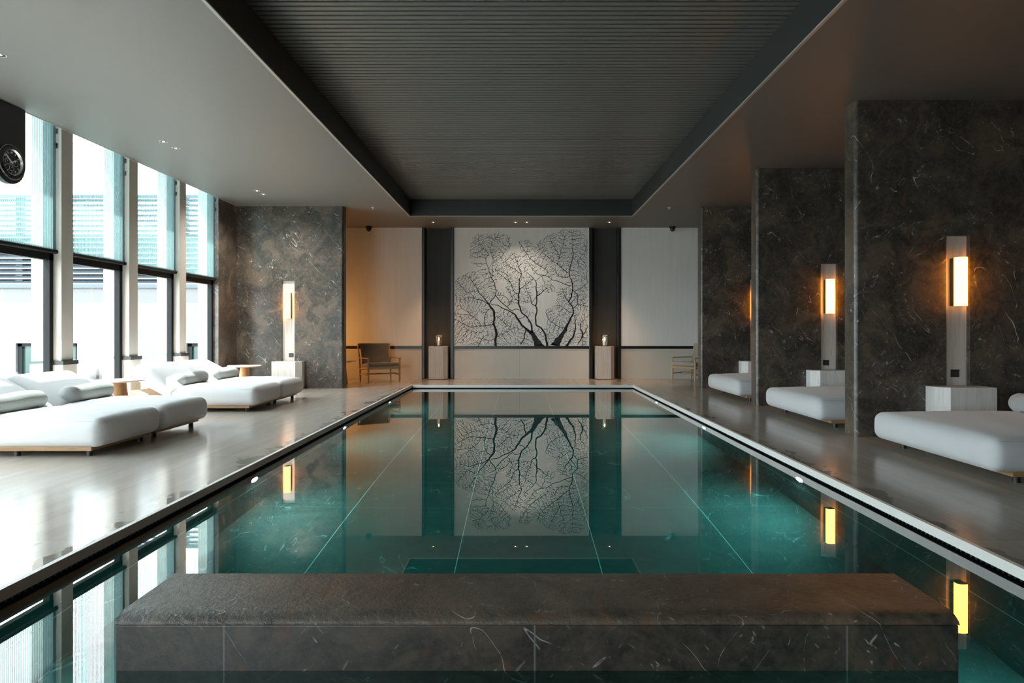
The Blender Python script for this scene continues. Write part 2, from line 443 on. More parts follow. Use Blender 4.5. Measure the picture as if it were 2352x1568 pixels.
# ------------------------------------------------------------- room setting
PX0, PX1, PY0, PY1 = -2.31, 2.44, .6, 14.02      # pool opening
WZ = -.074                                        # water level
YB = 15.9                                         # back wall
def ring(mb, x0, x1, y0, y1, X0, X1, Y0, Y1, z0, z1):
    mb.box(X0, x0, Y0, Y1, z0, z1); mb.box(x1, X1, Y0, Y1, z0, z1)
    mb.box(x0, x1, Y0, y0, z0, z1); mb.box(x0, x1, y1, Y1, z0, z1); return mb

struct('floor', ring(MB(), PX0 - .03, PX1 + .03, PY0 - .03, PY1 + .03, -6.2, 6.5, -4, 16.3, -.056, 0), M['deck'], 'grey stone pool deck')
tr = ring(MB(), PX0, PX1, PY0, PY1, PX0 - .03, PX1 + .03, PY0 - .03, PY1 + .03, -.056, 0)
struct('trim_1', tr, M['coping'], 'pale stone edge around the pool')
# gutter shelf with fins under the coping, then the basin
g = MB(); ring(g, PX0, PX1, PY0, PY1, PX0 - .3, PX1 + .3, PY0 - .3, PY1 + .3, -.25, -.12)
ring(g, PX0 - .14, PX1 + .14, PY0 - .14, PY1 + .14, PX0 - .3, PX1 + .3, PY0 - .3, PY1 + .3, -.12, -.056)
for k in range(int((PY1 - PY0) / .04)):
    y = PY0 + .02 + k * .04
    g.box(PX0 - .06, PX0 - .04, y, y + .015, -.12, -.056); g.box(PX1 + .04, PX1 + .06, y, y + .015, -.12, -.056)
struct('trim_2', g, M['gutter'], 'dark overflow slot under the pool edge')
b = MB(); ring(b, PX0, PX1, PY0, PY1, PX0 - .2, PX1 + .2, PY0 - .2, PY1 + .2, -1.4, -.12001); b.box(PX0 - .2, PX1 + .2, PY0 - .2, PY1 + .2, -1.5, -1.2)
struct('pool_basin_floor', b, M['pool_tile'], 'green stone pool basin with pale joints')
w = MB().box(PX0 - .13, PX1 + .13, PY0 - .13, PY1 + .13, -1.3, WZ)
struct('pool_water', w, M['water'], 'still teal pool water')

# ceiling with slatted recess
RX0, RX1, RY0, RY1, RZ = -2.395, 2.47, -1.5, 14.32, 4.04
c = MB(); ring(c, RX0 - .03, RX1 + .03, RY0 - .03, RY1 + .03, -5.70, 6.5, -4, 16.3, CEIL, CEIL + .05)
struct('ceiling', c, M['ceiling'], 'matt grey ceiling')
c = MB(); ring(c, RX0, RX1, RY0, RY1, RX0 - .03, RX1 + .03, RY0 - .03, RY1 + .03, CEIL + .012, RZ + .25)
struct('ceiling_recess', c, M['recess'], 'dark sides of the ceiling recess')
c = MB(); ring(c, RX0, RX1, RY0, RY1, RX0 - .03, RX1 + .03, RY0 - .03, RY1 + .03, CEIL - .002, CEIL + .012)
struct('trim_3', c, M['trim_light'], 'thin pale trim around the ceiling recess')
c = MB(); k = 0; y = RY1 - .03
while y > RY0:
    c.box(RX0, RX1, y - .056, y, RZ, RZ + .05); y -= .0841
struct('ceiling_slats', c, M['slat'], 'long grey slats in the ceiling recess')
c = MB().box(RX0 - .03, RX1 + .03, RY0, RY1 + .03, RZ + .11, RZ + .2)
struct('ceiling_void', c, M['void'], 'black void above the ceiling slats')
c = MB().box(-6.4, 6.6, -4.2, 16.4, 4.34, 4.5)
struct('ceiling_roof', c, M['wall_grey'], 'roof slab')
c = MB().box(-5.70, -5.685, -4, 13.17, CEIL - .004, CEIL + .004); c.box(-5.70, -5.67, -4, 13.17, CEIL + .004, 4.34)
struct('trim_4', c, M['trim_light'], 'thin pale ceiling edge along the windows')

m = MB().box(-6.4, 6.6, -4.2, -4.0, 3.4, 4.4).box(-6.4, -5.4, -4.2, -4.0, -.3, 3.4).box(-2.6, 6.6, -4.2, -4.0, -.3, 3.4).box(-5.4, -2.6, -4.2, -4.0, -.3, .05)
struct('wall_front', m, M['wall_grey'], 'wall behind the viewpoint')
m = MB()
for k in range(3): m.box(-5.43 + k * 1.4, -5.37 + k * 1.4, -4.13, -4.07, .05, 3.4)
o = struct('window_8', m, M['frame'], 'unseen glazing added behind the viewpoint for daylight')  # added glazing, brings daylight onto faces turned to the camera
MB().box(-5.4, -2.6, -4.105, -4.095, .05, 3.4).build('glass', M['glass'], o)
struct('wall_right', MB().box(6.3, 6.5, -4, 16.3, 0, CEIL), M['pier_right'], 'dark marble right wall')

# back wall: plaster above, limestone below, two dark niches
X = lambda px: (px - VX) * YB / F
posts = [(969, 976), (1034, 1043), (1353, 1361), (1418, 1426)]
DZ = .762                                       # dado height
bw = MB(); bd = MB(); nb = MB(); rail = []
secs = [(-6.0, X(969)), (X(1043), X(1353)), (X(1426), 6.3)]
for i, (a, b_) in enumerate(secs):
    bw.box(a, b_, YB, YB + .3, DZ - .03, CEIL)
    bd.box(a, b_, YB, YB + .3, 0, DZ - .03)
for a, b_ in ((X(969), X(1043)), (X(1353), X(1426))):
    nb.box(a, b_, YB + .17, YB + .3, 0, CEIL)
struct('wall_back', bw, M['plaster'], 'brushed pale plaster back wall')
struct('baseboard_back', bd, M['dado'], 'pale limestone dado of the back wall')
struct('wall_niche', nb, M['niche'], 'dark recessed niches in the back wall')
n = 5
for a, b_ in posts:
    p = MB().box(X(a), X(b_), YB - .03, YB + .18, 0, CEIL)
    struct('trim_%d' % n, p, M['bronze'], 'dark bronze post on the back wall', bevel=.012); n += 1
for a, b_ in secs:
    p = MB().box(a, b_, YB - .012, YB + .002, DZ - .034, DZ + .036)
    struct('trim_%d' % n, p, M['bronze'], 'dark rail along the back wall'); n += 1

# dark marble piers with a bullnose end and a slot for the lamp panel
def pier_poly(xe, xb, y0, y1, r, s, slot=None):
    """xe = free end, s = +1 when the pier runs to +x from its free end"""
    P = []
    for k in range(9):      # front bullnose
        t = PI / 2 * k / 8
        P.append((xe + s * (r - r * math.cos(t)), y0 + r - r * math.sin(t)))
    if slot: P += [(slot[0], y0), (slot[0], y0 + slot[2]), (slot[1], y0 + slot[2]), (slot[1], y0)]
    P += [(xb, y0), (xb, y1)]
    for k in range(9):
        t = PI / 2 * k / 8
        P.append((xe + s * (r - r * math.sin(t)), y1 - r + r * math.cos(t)))
    if s < 0: P = P[::-1]
    return P
R_ = .047
PIER_Y = (7.13, 10.1, 13.2)
for i, y0 in enumerate(PIER_Y):
    m = MB().prism(pier_poly(3.665, 6.3, y0, y0 + .26, R_, 1, (4.66, 4.92, .07)), 0, 2.2)
    m.prism(pier_poly(3.665, 6.3, y0, y0 + .26, R_, 1), 2.2, CEIL)
    struct('wall_pier', m, M['pier_right'], ('dark marble cross wall nearest on the right', 'middle dark marble cross wall on the right', 'farthest dark marble cross wall on the right')[i], smooth=30)
m = MB().prism(pier_poly(-3.55, -5.7, 13.17, 13.43, R_, -1, (-4.535, -4.794, .07)), 0, 2.177)
m.prism(pier_poly(-3.55, -5.7, 13.17, 13.43, R_, -1), 2.177, CEIL)
m.box(-5.80, -5.7, 12.37, 13.43, 0, 4.34)
struct('wall_pier', m, M['pier_left'], 'dark marble cross wall on the window side', smooth=30)
struct('wall_end', MB().box(-6.09, -5.80, 12.372, 13.4, 0, 4.34), M['column'], 'pale stone end of the window wall')
struct('wall_alcove', MB().box(-5.9, -5.7, 13.43, 16.2, 0, CEIL), M['plaster'], 'pale wall of the left alcove')

# recessed wood panels
def wood_panel(name, x0, x1, y, z1, label):
    return tag(MB().box(x0 + .002, x1 - .002, y + .055, y + .069, .003, z1 - .002).build(name, M['ash_pale']), label, 'wall panel', 'recessed wood strips on the marble walls')
wood_panel('wood_panel', 4.66, 4.92, PIER_Y[0], 2.2, 'tall pale wood strip recessed in the nearest right marble wall')
wood_panel('wood_panel', 4.66, 4.92, PIER_Y[1], 2.2, 'tall pale wood strip recessed in the middle right marble wall')
wood_panel('wood_panel', 4.66, 4.92, PIER_Y[2], 2.2, 'sliver of wood strip in the farthest right marble wall')
wood_panel('wood_panel', -4.794, -4.535, 13.17, 2.177, 'tall pale wood strip in the marble wall by the windows')

# ---------------------------------------------------------- window side
GX = -5.84
PITCH = 1.413
CY = [12.37 - PITCH * k for k in range(5)]           # near face of each stone column
names = ['', 'third stone column from the viewer, beside the marble wall', 'second stone column, between the two lounger pairs', 'nearest stone column, behind the front loungers', 'stone column beside the hanging clock']
for k in (1, 2, 3, 4):
    y = CY[k]
    m = MB().box(-6.08, -5.70, y, y + .215, .78, 4.34); m.box(-6.09, -5.675, y - .012, y + .25, 0, .74)
    o = struct('column', m, M['column'], names[k], bevel=.006)
    cl = MB().box(-5.86, -5.665, y - .022, y + .262, .735, .785)
    cl.build('collar', M['bronze'], o)
lw = ['fourth window, beside the marble wall', 'third window', 'second window', 'first window, behind the hanging clock']
bl = ['sheer striped roller blind farthest away, next to the marble wall', 'sheer striped roller blind over the third window, above the far loungers', 'sheer striped roller blind between the first two stone columns', 'sheer striped roller blind behind the hanging clock']
for k in range(4):
    y1 = CY[k]; y0 = CY[k + 1] + .215
    if k == 0: y1 = 12.37
    fr = MB()
    fr.box(GX - .04, GX + .04, y1 - .07, y1 - .005, .05, 4.3); fr.box(GX - .04, GX + .04, y0 + .005, y0 + .07, .05, 4.3)
    fr.box(GX - .04, GX + .04, y0, y1, 2.03, 2.19); fr.box(GX - .04, GX + .04, y0, y1, .02, .09); fr.box(GX - .04, GX + .04, y0, y1, 4.24, 4.32)
    o = struct('window_%d' % (4 - k), fr, M['frame'], lw[k])
    MB().box(GX - .006, GX + .006, y0 + .05, y1 - .05, .06, 2.05).box(GX - .006, GX + .006, y0 + .05, y1 - .05, 2.17, 4.27).build('glass', M['glass'], o)
    t = thing('roller_blind', bl[k], 'blind', (-5.765, (y0 + y1) / 2, 2.14), 0, 'roller blinds on the left windows')
    hw = (y1 - y0) / 2 - .012
    MB().box(-.0015, .0015, -hw, hw, .02, 2.1).build('fabric', M['blind'], t)
    MB().tube([(0, -hw - .008, .0), (0, hw + .008, 0)], .028, 16).build('bottom_bar', M['frame'], t, smooth=40)
    for zz in (1.32, 1.50):
        MB().box(-.01, .016, hw - .004, hw + .02, zz - .03, zz + .03).build('side_clip', M['black'], t)
# the same bays go on beside the viewpoint, beyond the frame edge
for k in range(4, 8):
    y1 = CY[4] - PITCH * (k - 4); y0 = y1 - PITCH + .215
    if k > 4:
        m = MB().box(-6.08, -5.70, y1, y1 + .215, .78, 4.34); m.box(-6.09, -5.675, y1 - .012, y1 + .25, 0, .74)
        struct('column', m, M['column'], 'stone column beside the viewpoint')
    fr = MB()
    fr.box(GX - .04, GX + .04, y1 - .07, y1 - .005, .05, 4.3); fr.box(GX - .04, GX + .04, y0 + .005, y0 + .07, .05, 4.3)
    fr.box(GX - .04, GX + .04, y0, y1, 2.03, 2.19); fr.box(GX - .04, GX + .04, y0, y1, .02, .09); fr.box(GX - .04, GX + .04, y0, y1, 4.24, 4.32)
    o = struct('window_%d' % (k + 5), fr, M['frame'], 'window beside the viewpoint')
    MB().box(GX - .006, GX + .006, y0 + .05, y1 - .05, .06, 2.05).box(GX - .006, GX + .006, y0 + .05, y1 - .05, 2.17, 4.27).build('glass', M['glass'], o)
    MB().box(-5.7665, -5.7635, y0 + .012, y1 - .012, 2.16, 4.24).build('blind', M['blind'], o)
struct('wall_left', MB().box(-6.1, -5.7, -4, CY[4] - PITCH * 4 + .215, 0, 4.34), M['wall_grey'], 'solid stretch of the left wall')

# clock on its black hanging board
t = thing('hanging_clock', 'black chronograph-style clock on rounded board hanging from the ceiling edge', 'clock', (-5.66, 7.22, 3.02))
P = [(.222, .645)] + [(.222 * math.cos(a), .235 * math.sin(a)) for a in [-PI * k / 32 for k in range(33)]] + [(-.222, .645)]
MB().prism(P, -.028, .03, 0).build('board', M['black'], t, smooth=30)
MB().lathe([(.188, .03), (.19, .045), (.183, .06), (.15, .066), (.142, .066), (.139, .052)], n=64, axis=0, caps=False).build('bezel', M['black_gloss'], t, smooth=40)
MB().lathe([(.1885, .044), (.1925, .048), (.1925, .052), (.1885, .054)], n=64, axis=0, caps=False).build('outer_ring', M['steel'], t, smooth=40)
MB().lathe([(.142, .0665), (.14, .068), (.128, .046), (.130, .044)], n=64, axis=0, caps=False).build('inner_ring', M['steel'], t, smooth=40)
dial = MB().lathe([(0, .0455), (.14, .0455), (.14, .04), (0, .04)], n=64, axis=0).build('dial', M['black_gloss'], t)
for (cy, cz) in ((.058, 0), (-.058, 0), (0, -.062)):
    s_ = MB().lathe([(.030, .0456), (.038, .0456), (.038, .0475), (.030, .0475), (.030, .0456)], (0, cy, cz), 40, 0).build('subdial', M['steel'], t, smooth=40)
    a = rnd.uniform(-1, 1)
    MB().tube([(.0478, cy, cz), (.0478, cy + .024 * math.sin(a), cz + .024 * math.cos(a))], .0022, 6).build('subdial_hand', M['white_ring'], s_)
for hhr in range(1, 12):
    if hhr in (3, 6, 9): r0, r1 = .112, .122
    else: r0, r1 = .098, .122
    a = 2 * PI * hhr / 12
    MB().tube([(.047, r0 * math.sin(a), r0 * math.cos(a)), (.047, r1 * math.sin(a), r1 * math.cos(a))], .0042, 6).build('hour_marker', M['white_ring'], t)
cr = [(-.010, .098), (-.014, .114), (-.007, .106), (-.004, .119), (0, .107), (.004, .119), (.007, .106), (.014, .114), (.010, .098)]
MB().prism(cr, .046, .048, 0).build('crown_emblem', M['white_ring'], t)
for a, ln, w_ in ((math.radians(312), .118, .005), (math.radians(64), .075, .007), (math.radians(306), .125, .002)):
    MB().tube([(.049, -.02 * math.sin(a), -.02 * math.cos(a)), (.05, ln * math.sin(a), ln * math.cos(a))], [w_, w_ * .6], 6).build('hand', M['white_ring'], t)

# ---------------------------------------------------------- outside
EY = 20.0
EX = lambda px: (px - VX) * EY / F
EZ = lambda py: H - (py - VY) * EY / F
e = MB()
wa, wb = EX(36), EX(177); wt, wbm = EZ(788), EZ(905)
wc, wd = EX(428), EX(470)
e.box(-45, wa, EY, EY + .3, -1.5, EZ(660)); e.box(wa, wb, EY, EY + .3, wt, EZ(660)); e.box(wa, wb, EY, EY + .3, -1.5, wbm)
e.box(wb, wc, EY, EY + .3, -1.5, EZ(660)); e.box(wc, wd, EY, EY + .3, wt, EZ(660)); e.box(wc, wd, EY, EY + .3, -1.5, wbm)
e.box(wd, -5.8, EY, EY + .3, -1.5, EZ(660))
struct('wall_outside', e, M['ext_stone'], 'sunlit pale stone facade across the courtyard')
for i, (a, b_) in enumerate(((wa, wb), (wc, wd))):
    m = MB().box(a, a + .13, EY + .08, EY + .2, wbm, wt).box(b_ - .1, b_, EY + .08, EY + .2, wbm, wt).box(a, b_, EY + .08, EY + .2, wt - .1, wt).box(a, b_, EY + .08, EY + .2, wbm, wbm + .1)
    if i == 1: m.box(a, b_, EY + .06, EY + .2, wbm, EZ(828))
    o = struct('window_%d' % (15 + i), m, M['frame'], ('wide outside window seen past the nearest stone column', 'small outside window seen past the third stone column')[i])
    MB().box(a, b_, EY + .15, EY + .17, wbm, wt).build('glass', M['ext_glass'], o)
t = thing('louvre_screen', 'blue-grey horizontal louvre screen on top of the facade outside', 'louvre screen', (-20, EY, EZ(660)))
m = MB(); hh = EZ(453) - EZ(660); z = .10
while z < hh:
    m.add([(-25, -.03, z), (14.2, -.03, z), (14.2, .06, z + .105), (-25, .06, z + .105), (-25, -.015, z - .012), (14.2, -.015, z - .012), (14.2, .075, z + .093), (-25, .075, z + .093)], [(0, 1, 2, 3), (4, 7, 6, 5), (0, 4, 5, 1), (3, 2, 6, 7), (0, 3, 7, 4), (1, 5, 6, 2)])
    z += .157
m.build('slats', M['louvre'], t)
MB().box(-25, 14.2, -.06, .1, -.02, .1).build('bottom_rail', M['louvre'], t)
MB().box(-25, 14.2, -.04, .1, hh - .02, hh + .07).build('top_rail', M['louvre'], t)
MB().box(-25, 14.2, .25, .3, 0, EZ(535) - EZ(660)).build('back_board', M['louvre'], t)
for px in (40, -330, 420, 700): MB().box(EX(px - 8) + 20, EX(px + 8) + 20, .06, .2, 0, hh).build('post', M['louvre'], t)
tag(MB().box(EX(213), EX(227), EY - .12, EY, EZ(869), EZ(845)).build('wall_box', M['black']), 'small dark box fixed on the pale facade outside the second window', 'wall box')
struct('ground_outside', MB().box(-60, -6.1, -40, EY + .3, -1.6, -1.5).box(-9, -6.1, -4.2, EY, -1.5, -.12).box(-6.1, 20, -40, -4.2, -1.5, -.12), M['ext_ground'], 'pale terrace outside')

# ---------------------------------------------------------- stone bench in the water
YF, YR = 2.354, 2.78
BX0, BX1 = -1.462, 1.590
zt = .124; zs = .092
prof = [(YR, zs), (YR, zt - .01), (YR - .01, zt)]
for k in range(13):
    t_ = PI / 2 * k / 12
    prof.append((YF + .075 - .075 * math.sin(t_), zt - .042 + .042 * math.cos(t_)))
prof += [(YF, zs)]
prof = [(p[0], max(p[1], zs) if i not in (0, len(prof) - 1) else p[1]) for i, p in enumerate(prof)]
t = thing('stone_bench', 'long dark marble bench block standing in the near end of the pool', 'bench', (0, 0, -1.2))
m = MB().prism(prof, BX0, BX1, 0); m.xform(Matrix.Translation((0, 0, 1.2)))
m.build('cap_slab', M['bench_top'], t, smooth=35, bevel=.004)
MB().box(BX0 + .004, BX1 - .004, YF + .003, YR - .004, 0, zs + 1.2 - .0025).build('body', M['bench'], t, bevel=.004)

# underwater lamps
pl = None
for (x, s_) in ((PX0, 1), (PX1, -1)):
    for i, y in enumerate((5.66, 8.58, 11.55)):
        lab = '%s underwater lamp on the %s pool wall' % (('nearest', 'middle', 'farthest')[i], ('window-side', 'right-hand')[0 if s_ > 0 else 1])
        if pl is None:
            pl = t = thing('pool_lamp', lab, 'pool lamp', (x, y, -.34), 0, 'underwater pool lamps')
            MB().lathe([(.07, 0), (.095, 0), (.095, .012), (.07, .016), (.07, 0)], n=28, axis=0).build('ring', M['steel'], t, smooth=40)
            MB().lathe([(0, .012), (.07, .012), (.07, .004), (0, .004)], n=28, axis=0).build('lens', M['pool_led'], t)
        else: dup(pl, (x, y, -.34), 0 if s_ > 0 else PI, lab)
        ld = bpy.data.lights.new('pool beam', 'SPOT'); ld.energy = 17; ld.color = (.58, 1, .96); ld.spot_size = math.radians(150); ld.spot_blend = 1; ld.shadow_soft_size = .04
        lo = bpy.data.objects.new('pool beam', ld); COL.objects.link(lo); lo.location = (x + s_ * .05, y, -.34)
        lo.rotation_euler = Vector((s_, 0, -.85)).to_track_quat('-Z', 'Y').to_euler()

for (x, s_) in ((PX0, 1), (PX1, -1)):
    for y in (1.4, 2.74):  # extra unseen beams without lamps, added to brighten the water round the bench
        ld = bpy.data.lights.new('pool beam', 'SPOT'); ld.energy = 15; ld.color = (.58, 1, .96); ld.spot_size = math.radians(150); ld.spot_blend = 1; ld.shadow_soft_size = .04
        lo = bpy.data.objects.new('pool beam', ld); COL.objects.link(lo); lo.location = (x + s_ * .05, y, -.34)
        lo.rotation_euler = Vector((s_, 0, -.85)).to_track_quat('-Z', 'Y').to_euler()

# ---------------------------------------------------------- daybeds
def make_daybed(L, W, label, group, backs=1):
    """head at -x, foot end at x=0, near side y=0, width W along +y"""
    t = thing('daybed', label, 'daybed', (0, 0, 0), 0, group)
    MB().box(-L + .35 if backs else -L + .12, -.12 if backs else -.19, .05, W - .05, .055, .095).build('base_board', M['oak_h'], t, bevel=.003)
    for lx in (-.18 if backs else -.27, -.85, -L + .50):
        for ly in (.12, W - .12):
            MB().lathe([(.026, 0), (.026, .055)], (lx, ly, 0), 14).build('foot', M['black'], t, smooth=40)
    sl = 1.22 if backs else L - .04              # seat cushion length
    hz = .13; zc = .088 + hz
    def seat(u, v, w_, p):
        cr = max(0, (1 - u * u)) * max(0, 1 - v ** 4)
        bul = 1 - w_ * w_
        q = Vector(p)
        if w_ > 0: q.z += .035 * cr * w_ + .010 * max(0, 1 - v ** 4) * w_
        q.x += math.copysign(.028 * bul * (1 - v ** 4), u) * min(1, abs(u) ** 6)
        q.y += math.copysign(.018 * bul, v) * min(1, abs(v) ** 8)
        # settled creases
        if w_ > .5: q.z += .004 * math.sin(14 * u + 5 * v) * math.sin(9 * v - 2 * u) * (1 - u ** 4) * (1 - v ** 4)
        return q
    MB().rbox((-sl / 2 - .02, W / 2, zc), (sl / 2, W / 2 - .012, hz), .075, (26, 20, 6), seat).build('seat_cushion', M['linen'], t, smooth=60)
    # piping along the upper edge
    hx, hy, rr = sl / 2 - .022, W / 2 - .03, .06
    loop = []
    for (cx, cy, a0) in ((hx - rr, hy - rr, 0), (-hx + rr, hy - rr, 90), (-hx + rr, -hy + rr, 180), (hx - rr, -hy + rr, 270)):
        for k in range(5):
            a = math.radians(a0 + 22.5 * k); loop.append((cx + rr * math.cos(a) - sl / 2 - .02, cy + rr * math.sin(a) + W / 2, zc + hz - .022))
    MB().tube(loop, .0035, 6, closed=True).build('piping', M['linen_seam'], t, smooth=60)
    # raised head cushion(s)
    bl_ = L - sl - .02 + .12
    for i in range(backs):
        wy = W / backs
        mbk = MB()
        def bk(u, v, w_, p):
            q = Vector(p)
            if w_ > 0: q.z += .03 * max(0, 1 - u * u) * max(0, 1 - v ** 4) * w_
            q.y += math.copysign(.014 * (1 - w_ * w_), v) * min(1, abs(v) ** 8)
            return q
        mbk.rbox((0, 0, 0), (bl_ / 2, wy / 2 - .012, .115), .085, (18, 16, 6), bk)
        ang = math.radians(29)
        mbk.xform(Matrix.Translation((-sl - bl_ / 2 * math.cos(ang) + .075, wy * (i + .5), .245 + bl_ / 2 * math.sin(ang))) @ Matrix.Rotation(ang, 4, 'Y'))
        mbk.build('head_cushion', M['linen'], t, smooth=60)
    # slanted board carrying the head cushion
    if not backs: return t
    sb = MB().prism([(-L + .42, .095), (-L + .02, .095), (-L + .02, .30)], .08, W - .08, 1)
    sb.build('head_support', M['oak_h'], t, bevel=.003)
    return t
LB = 1.86
WA = 1.045
gA = 'white daybeds beside the windows'
d1 = make_daybed(LB, WA, 'white daybed nearest on the window side, cut by the frame edge', gA)
d1.location = (-3.80, 5.93, 0)
dup(d1, (-3.80, 5.93 + WA + .012, 0), 0, 'white daybed of the front pair, on its far side by the round table', gA)
dup(d1, (-3.74, 9.28, 0), 0, 'white daybed of the rear pair, its near unit beside the round table', gA)
dup(d1, (-3.74, 9.28 + WA + .012, 0), 0, 'white daybed of the rear pair nearest the marble wall by the windows', gA)
gB = 'white double daybeds between the right marble walls'
d2 = make_daybed(LB, 1.70, 'wide white daybed nearest on the right, in front of the first marble wall', gB, 0)
d2.location = (3.52, 4.86 + 1.70, 0); d2.rotation_euler = (0, 0, PI)
dup(d2, (3.52, 7.72 + 1.70, 0), PI, 'wide white daybed behind the nearest right marble wall', gB)
dup(d2, (3.54, 10.70 + 1.66, 0), PI, 'wide white daybed farthest away on the right', gB)

# bolsters
def make_bolster(label):
    t = thing('bolster', label, 'cushion', (0, 0, 0), 0, 'grey knitted bolster cushions')
    m = MB(); L_ = .80; r = .098; pts = []; rs = []
    N = 22
    for k in range(N + 1):
        u = -1 + 2 * k / N
        e_ = max(0, abs(u) - .72) / .28
        rs.append(max(.004, r * math.sqrt(max(0, 1 - e_ ** 2.4)) * (1 + .035 * math.sin(5 * u + 1))))
        pts.append((.012 * math.sin(3 * u), u * L_ / 2, r + .006 * math.sin(4 * u)))
    m.tube(pts, rs, 28); m.build('cover', M['knit'], t, smooth=70)
    MB().tube([(p[0] + .072, p[1], p[2] - .066) for p in pts[5:18]], .0035, 6).build('zip_seam', M['black'], t, smooth=60)
    return t
b1 = make_bolster('grey bolster cushion cut by the left frame edge, on the nearest daybed')
b1.location = (-4.98, 6.42, .352)
dup(b1, (-4.98, 7.53, .352), 0, 'grey bolster cushion on the front pair, beside the round table')
dup(b1, (-4.93, 9.83, .352), 0, 'grey bolster cushion on the near half of the rear window daybeds')
dup(b1, (-4.93, 10.93, .352), 0, 'grey bolster cushion on the daybed nearest the window-side marble wall')
dup(b1, (4.80, 5.96, .365), PI, 'grey bolster cushion cut by the right frame edge, on the nearest right daybed')

# round side tables
def make_table(label):
    t = thing('side_table', label, 'side table', (0, 0, 0), 0, 'round wooden side tables')
    MB().lathe([(0, .488), (.27, .488), (.30, .496), (.30, .504), (.297, .508), (0, .508)], n=48).build('table_top', M['top_white'], t, smooth=35)
    MB().lathe([(.02, .474), (.20, .476), (.275, .4879), (.02, .4879)], n=48).build('under_plate', M['oak'], t, smooth=35)
    MB().lathe([(.125, 0), (.128, .006), (.118, .12), (.103, .26), (.088, .38), (.078, .4745)], n=32).build('pedestal', M['oak'], t, smooth=35)
    return t
s1 = make_table('round side table with oak trunk between the two window daybed pairs')
s1.location = (-5.30, 8.66, 0)
dup(s1, (-5.20, 12.35, 0), 0, 'round side table with oak trunk in front of the window-side marble wall')
dup(s1, (-3.90, 14.35, 0), 0, 'round side table half hidden behind the window-side marble wall')
dup(s1, (4.13, 14.05, 0), 0, 'round side table peeking out behind the farthest right marble wall')

# bedside blocks
def block(x0, x1, y0, y1, z1, ch, side, label):
    P = [(x0, y1), (x0, y0 + ch if side < 0 else y0), (x0 + ch if side < 0 else x0, y0)] if side < 0 else [(x0, y1), (x0, y0)]
    if side < 0: P += [(x1, y0), (x1, y1)]
    else: P += [(x1 - ch, y0), (x1, y0 + ch), (x1, y1)]
    o = MB().prism(P[::-1], .0, z1).build('bedside_block', M['ash_white'], bevel=.004)
    return tag(o, label, 'bedside table', 'white ash blocks against the marble walls')
block(4.43, 5.02, 6.86, 7.125, .56, .10, -1, 'white wooden block against the nearest right marble wall')
block(4.43, 5.02, 9.83, 10.095, .56, .10, -1, 'white wooden block against the middle right marble wall')
block(4.43, 5.02, 12.93, 13.195, .56, .10, -1, 'white wooden block against the farthest right marble wall')
block(-4.90, -4.33, 12.90, 13.165, .555, .10, 1, 'white wooden block against the window-side marble wall')

# sockets
def socket(x, y, z, label):
    t = thing('wall_socket', label, 'socket', (x, y, z), 0, 'dark sockets on the wood strips')
    MB().box(-.048, .048, -.006, 0, -.042, .042).build('plate', M['socket'], t, bevel=.002)
    MB().box(-.003, .003, -.0075, -.006, -.006, .006).build('indicator', M['steel'], t)
socket(4.79, PIER_Y[0] + .055, .69, 'dark square socket on the nearest wood strip, above the white block')
socket(4.765, PIER_Y[1] + .055, .665, 'dark square socket on the middle wood strip on the right')
socket(-4.62, 13.17 + .055, .672, 'dark square socket on the window-side wood strip')

# wall lamps
wl = None
def wall_lamp(x, y, z, label, s_=1, rz=0):
    """x = middle of the lamp, y = panel face; s_ = side on which the metal channel shows"""
    global wl
    if wl is None:
        wl = t = thing('wall_lamp', label, 'wall lamp', (0, 0, 0), 0, 'glowing box wall lamps')
        MB().box(-.059, .059, -.078, -.006, -.260, .260).build('back_box', M['black'], t, bevel=.004)
        P = [(-.061, -.0785)] + [(-.061 + .04 * (1 - math.cos(a)), -.110 - .04 * math.sin(a)) for a in [PI / 2 * k / 6 for k in range(7)]]
        P += [(.061 - .04 * (1 - math.cos(a)), -.110 - .04 * math.sin(a)) for a in [PI / 2 * k / 6 for k in range(6, -1, -1)]] + [(.061, -.0785)]
        MB().prism(P[::-1], -.262, .262).build('shade', M['lamp_glow'], t, smooth=40)
        for zz in (-.264, .2625):
            MB().prism([(p[0] * 1.03, p[1] - .001 if p[1] < -.1 else p[1]) for p in P][::-1], zz, zz + .0015).build('rim', M['bronze'], t)
        o = t
    else: o = dup(wl, (0, 0, 0), 0, label)
    o.location = (x, y, z); o.rotation_euler = (0, 0, rz)
    return o
LY = .055
wall_lamp(4.788, PIER_Y[0] + LY, 1.69, 'glowing amber wall lamp on the nearest right marble wall')
wall_lamp(4.788, PIER_Y[1] + LY, 1.69, 'glowing amber wall lamp on the middle right marble wall')
wall_lamp(4.788, PIER_Y[2] + LY, 1.69, 'assumed amber wall lamp on the farthest right marble wall, hidden from view')  # unseen lamp assumed to repeat its neighbours, included for its light
wall_lamp(-4.668, 13.17 + LY, 1.67, 'glowing amber wall lamp on the marble wall by the windows')
wall_lamp(-5.7, 14.75, 1.0, 'assumed amber wall lamp inside the left alcove, out of sight', rz=PI / 2)  # unseen lamp, assumed from the warm light around the left chair

ld = bpy.data.lights.new('added alcove glow', 'AREA'); ld.shape = 'RECTANGLE'; ld.size = .50; ld.size_y = .11; ld.energy = 4; ld.color = (1, .48, .15)  # extra area light on the assumed lamp, added to warm the alcove
lo = bpy.data.objects.new('added alcove glow', ld); COL.objects.link(lo); lo.location = (-5.7 + .155, 14.75, 1.0); lo.rotation_euler = (0, -PI / 2, 0)
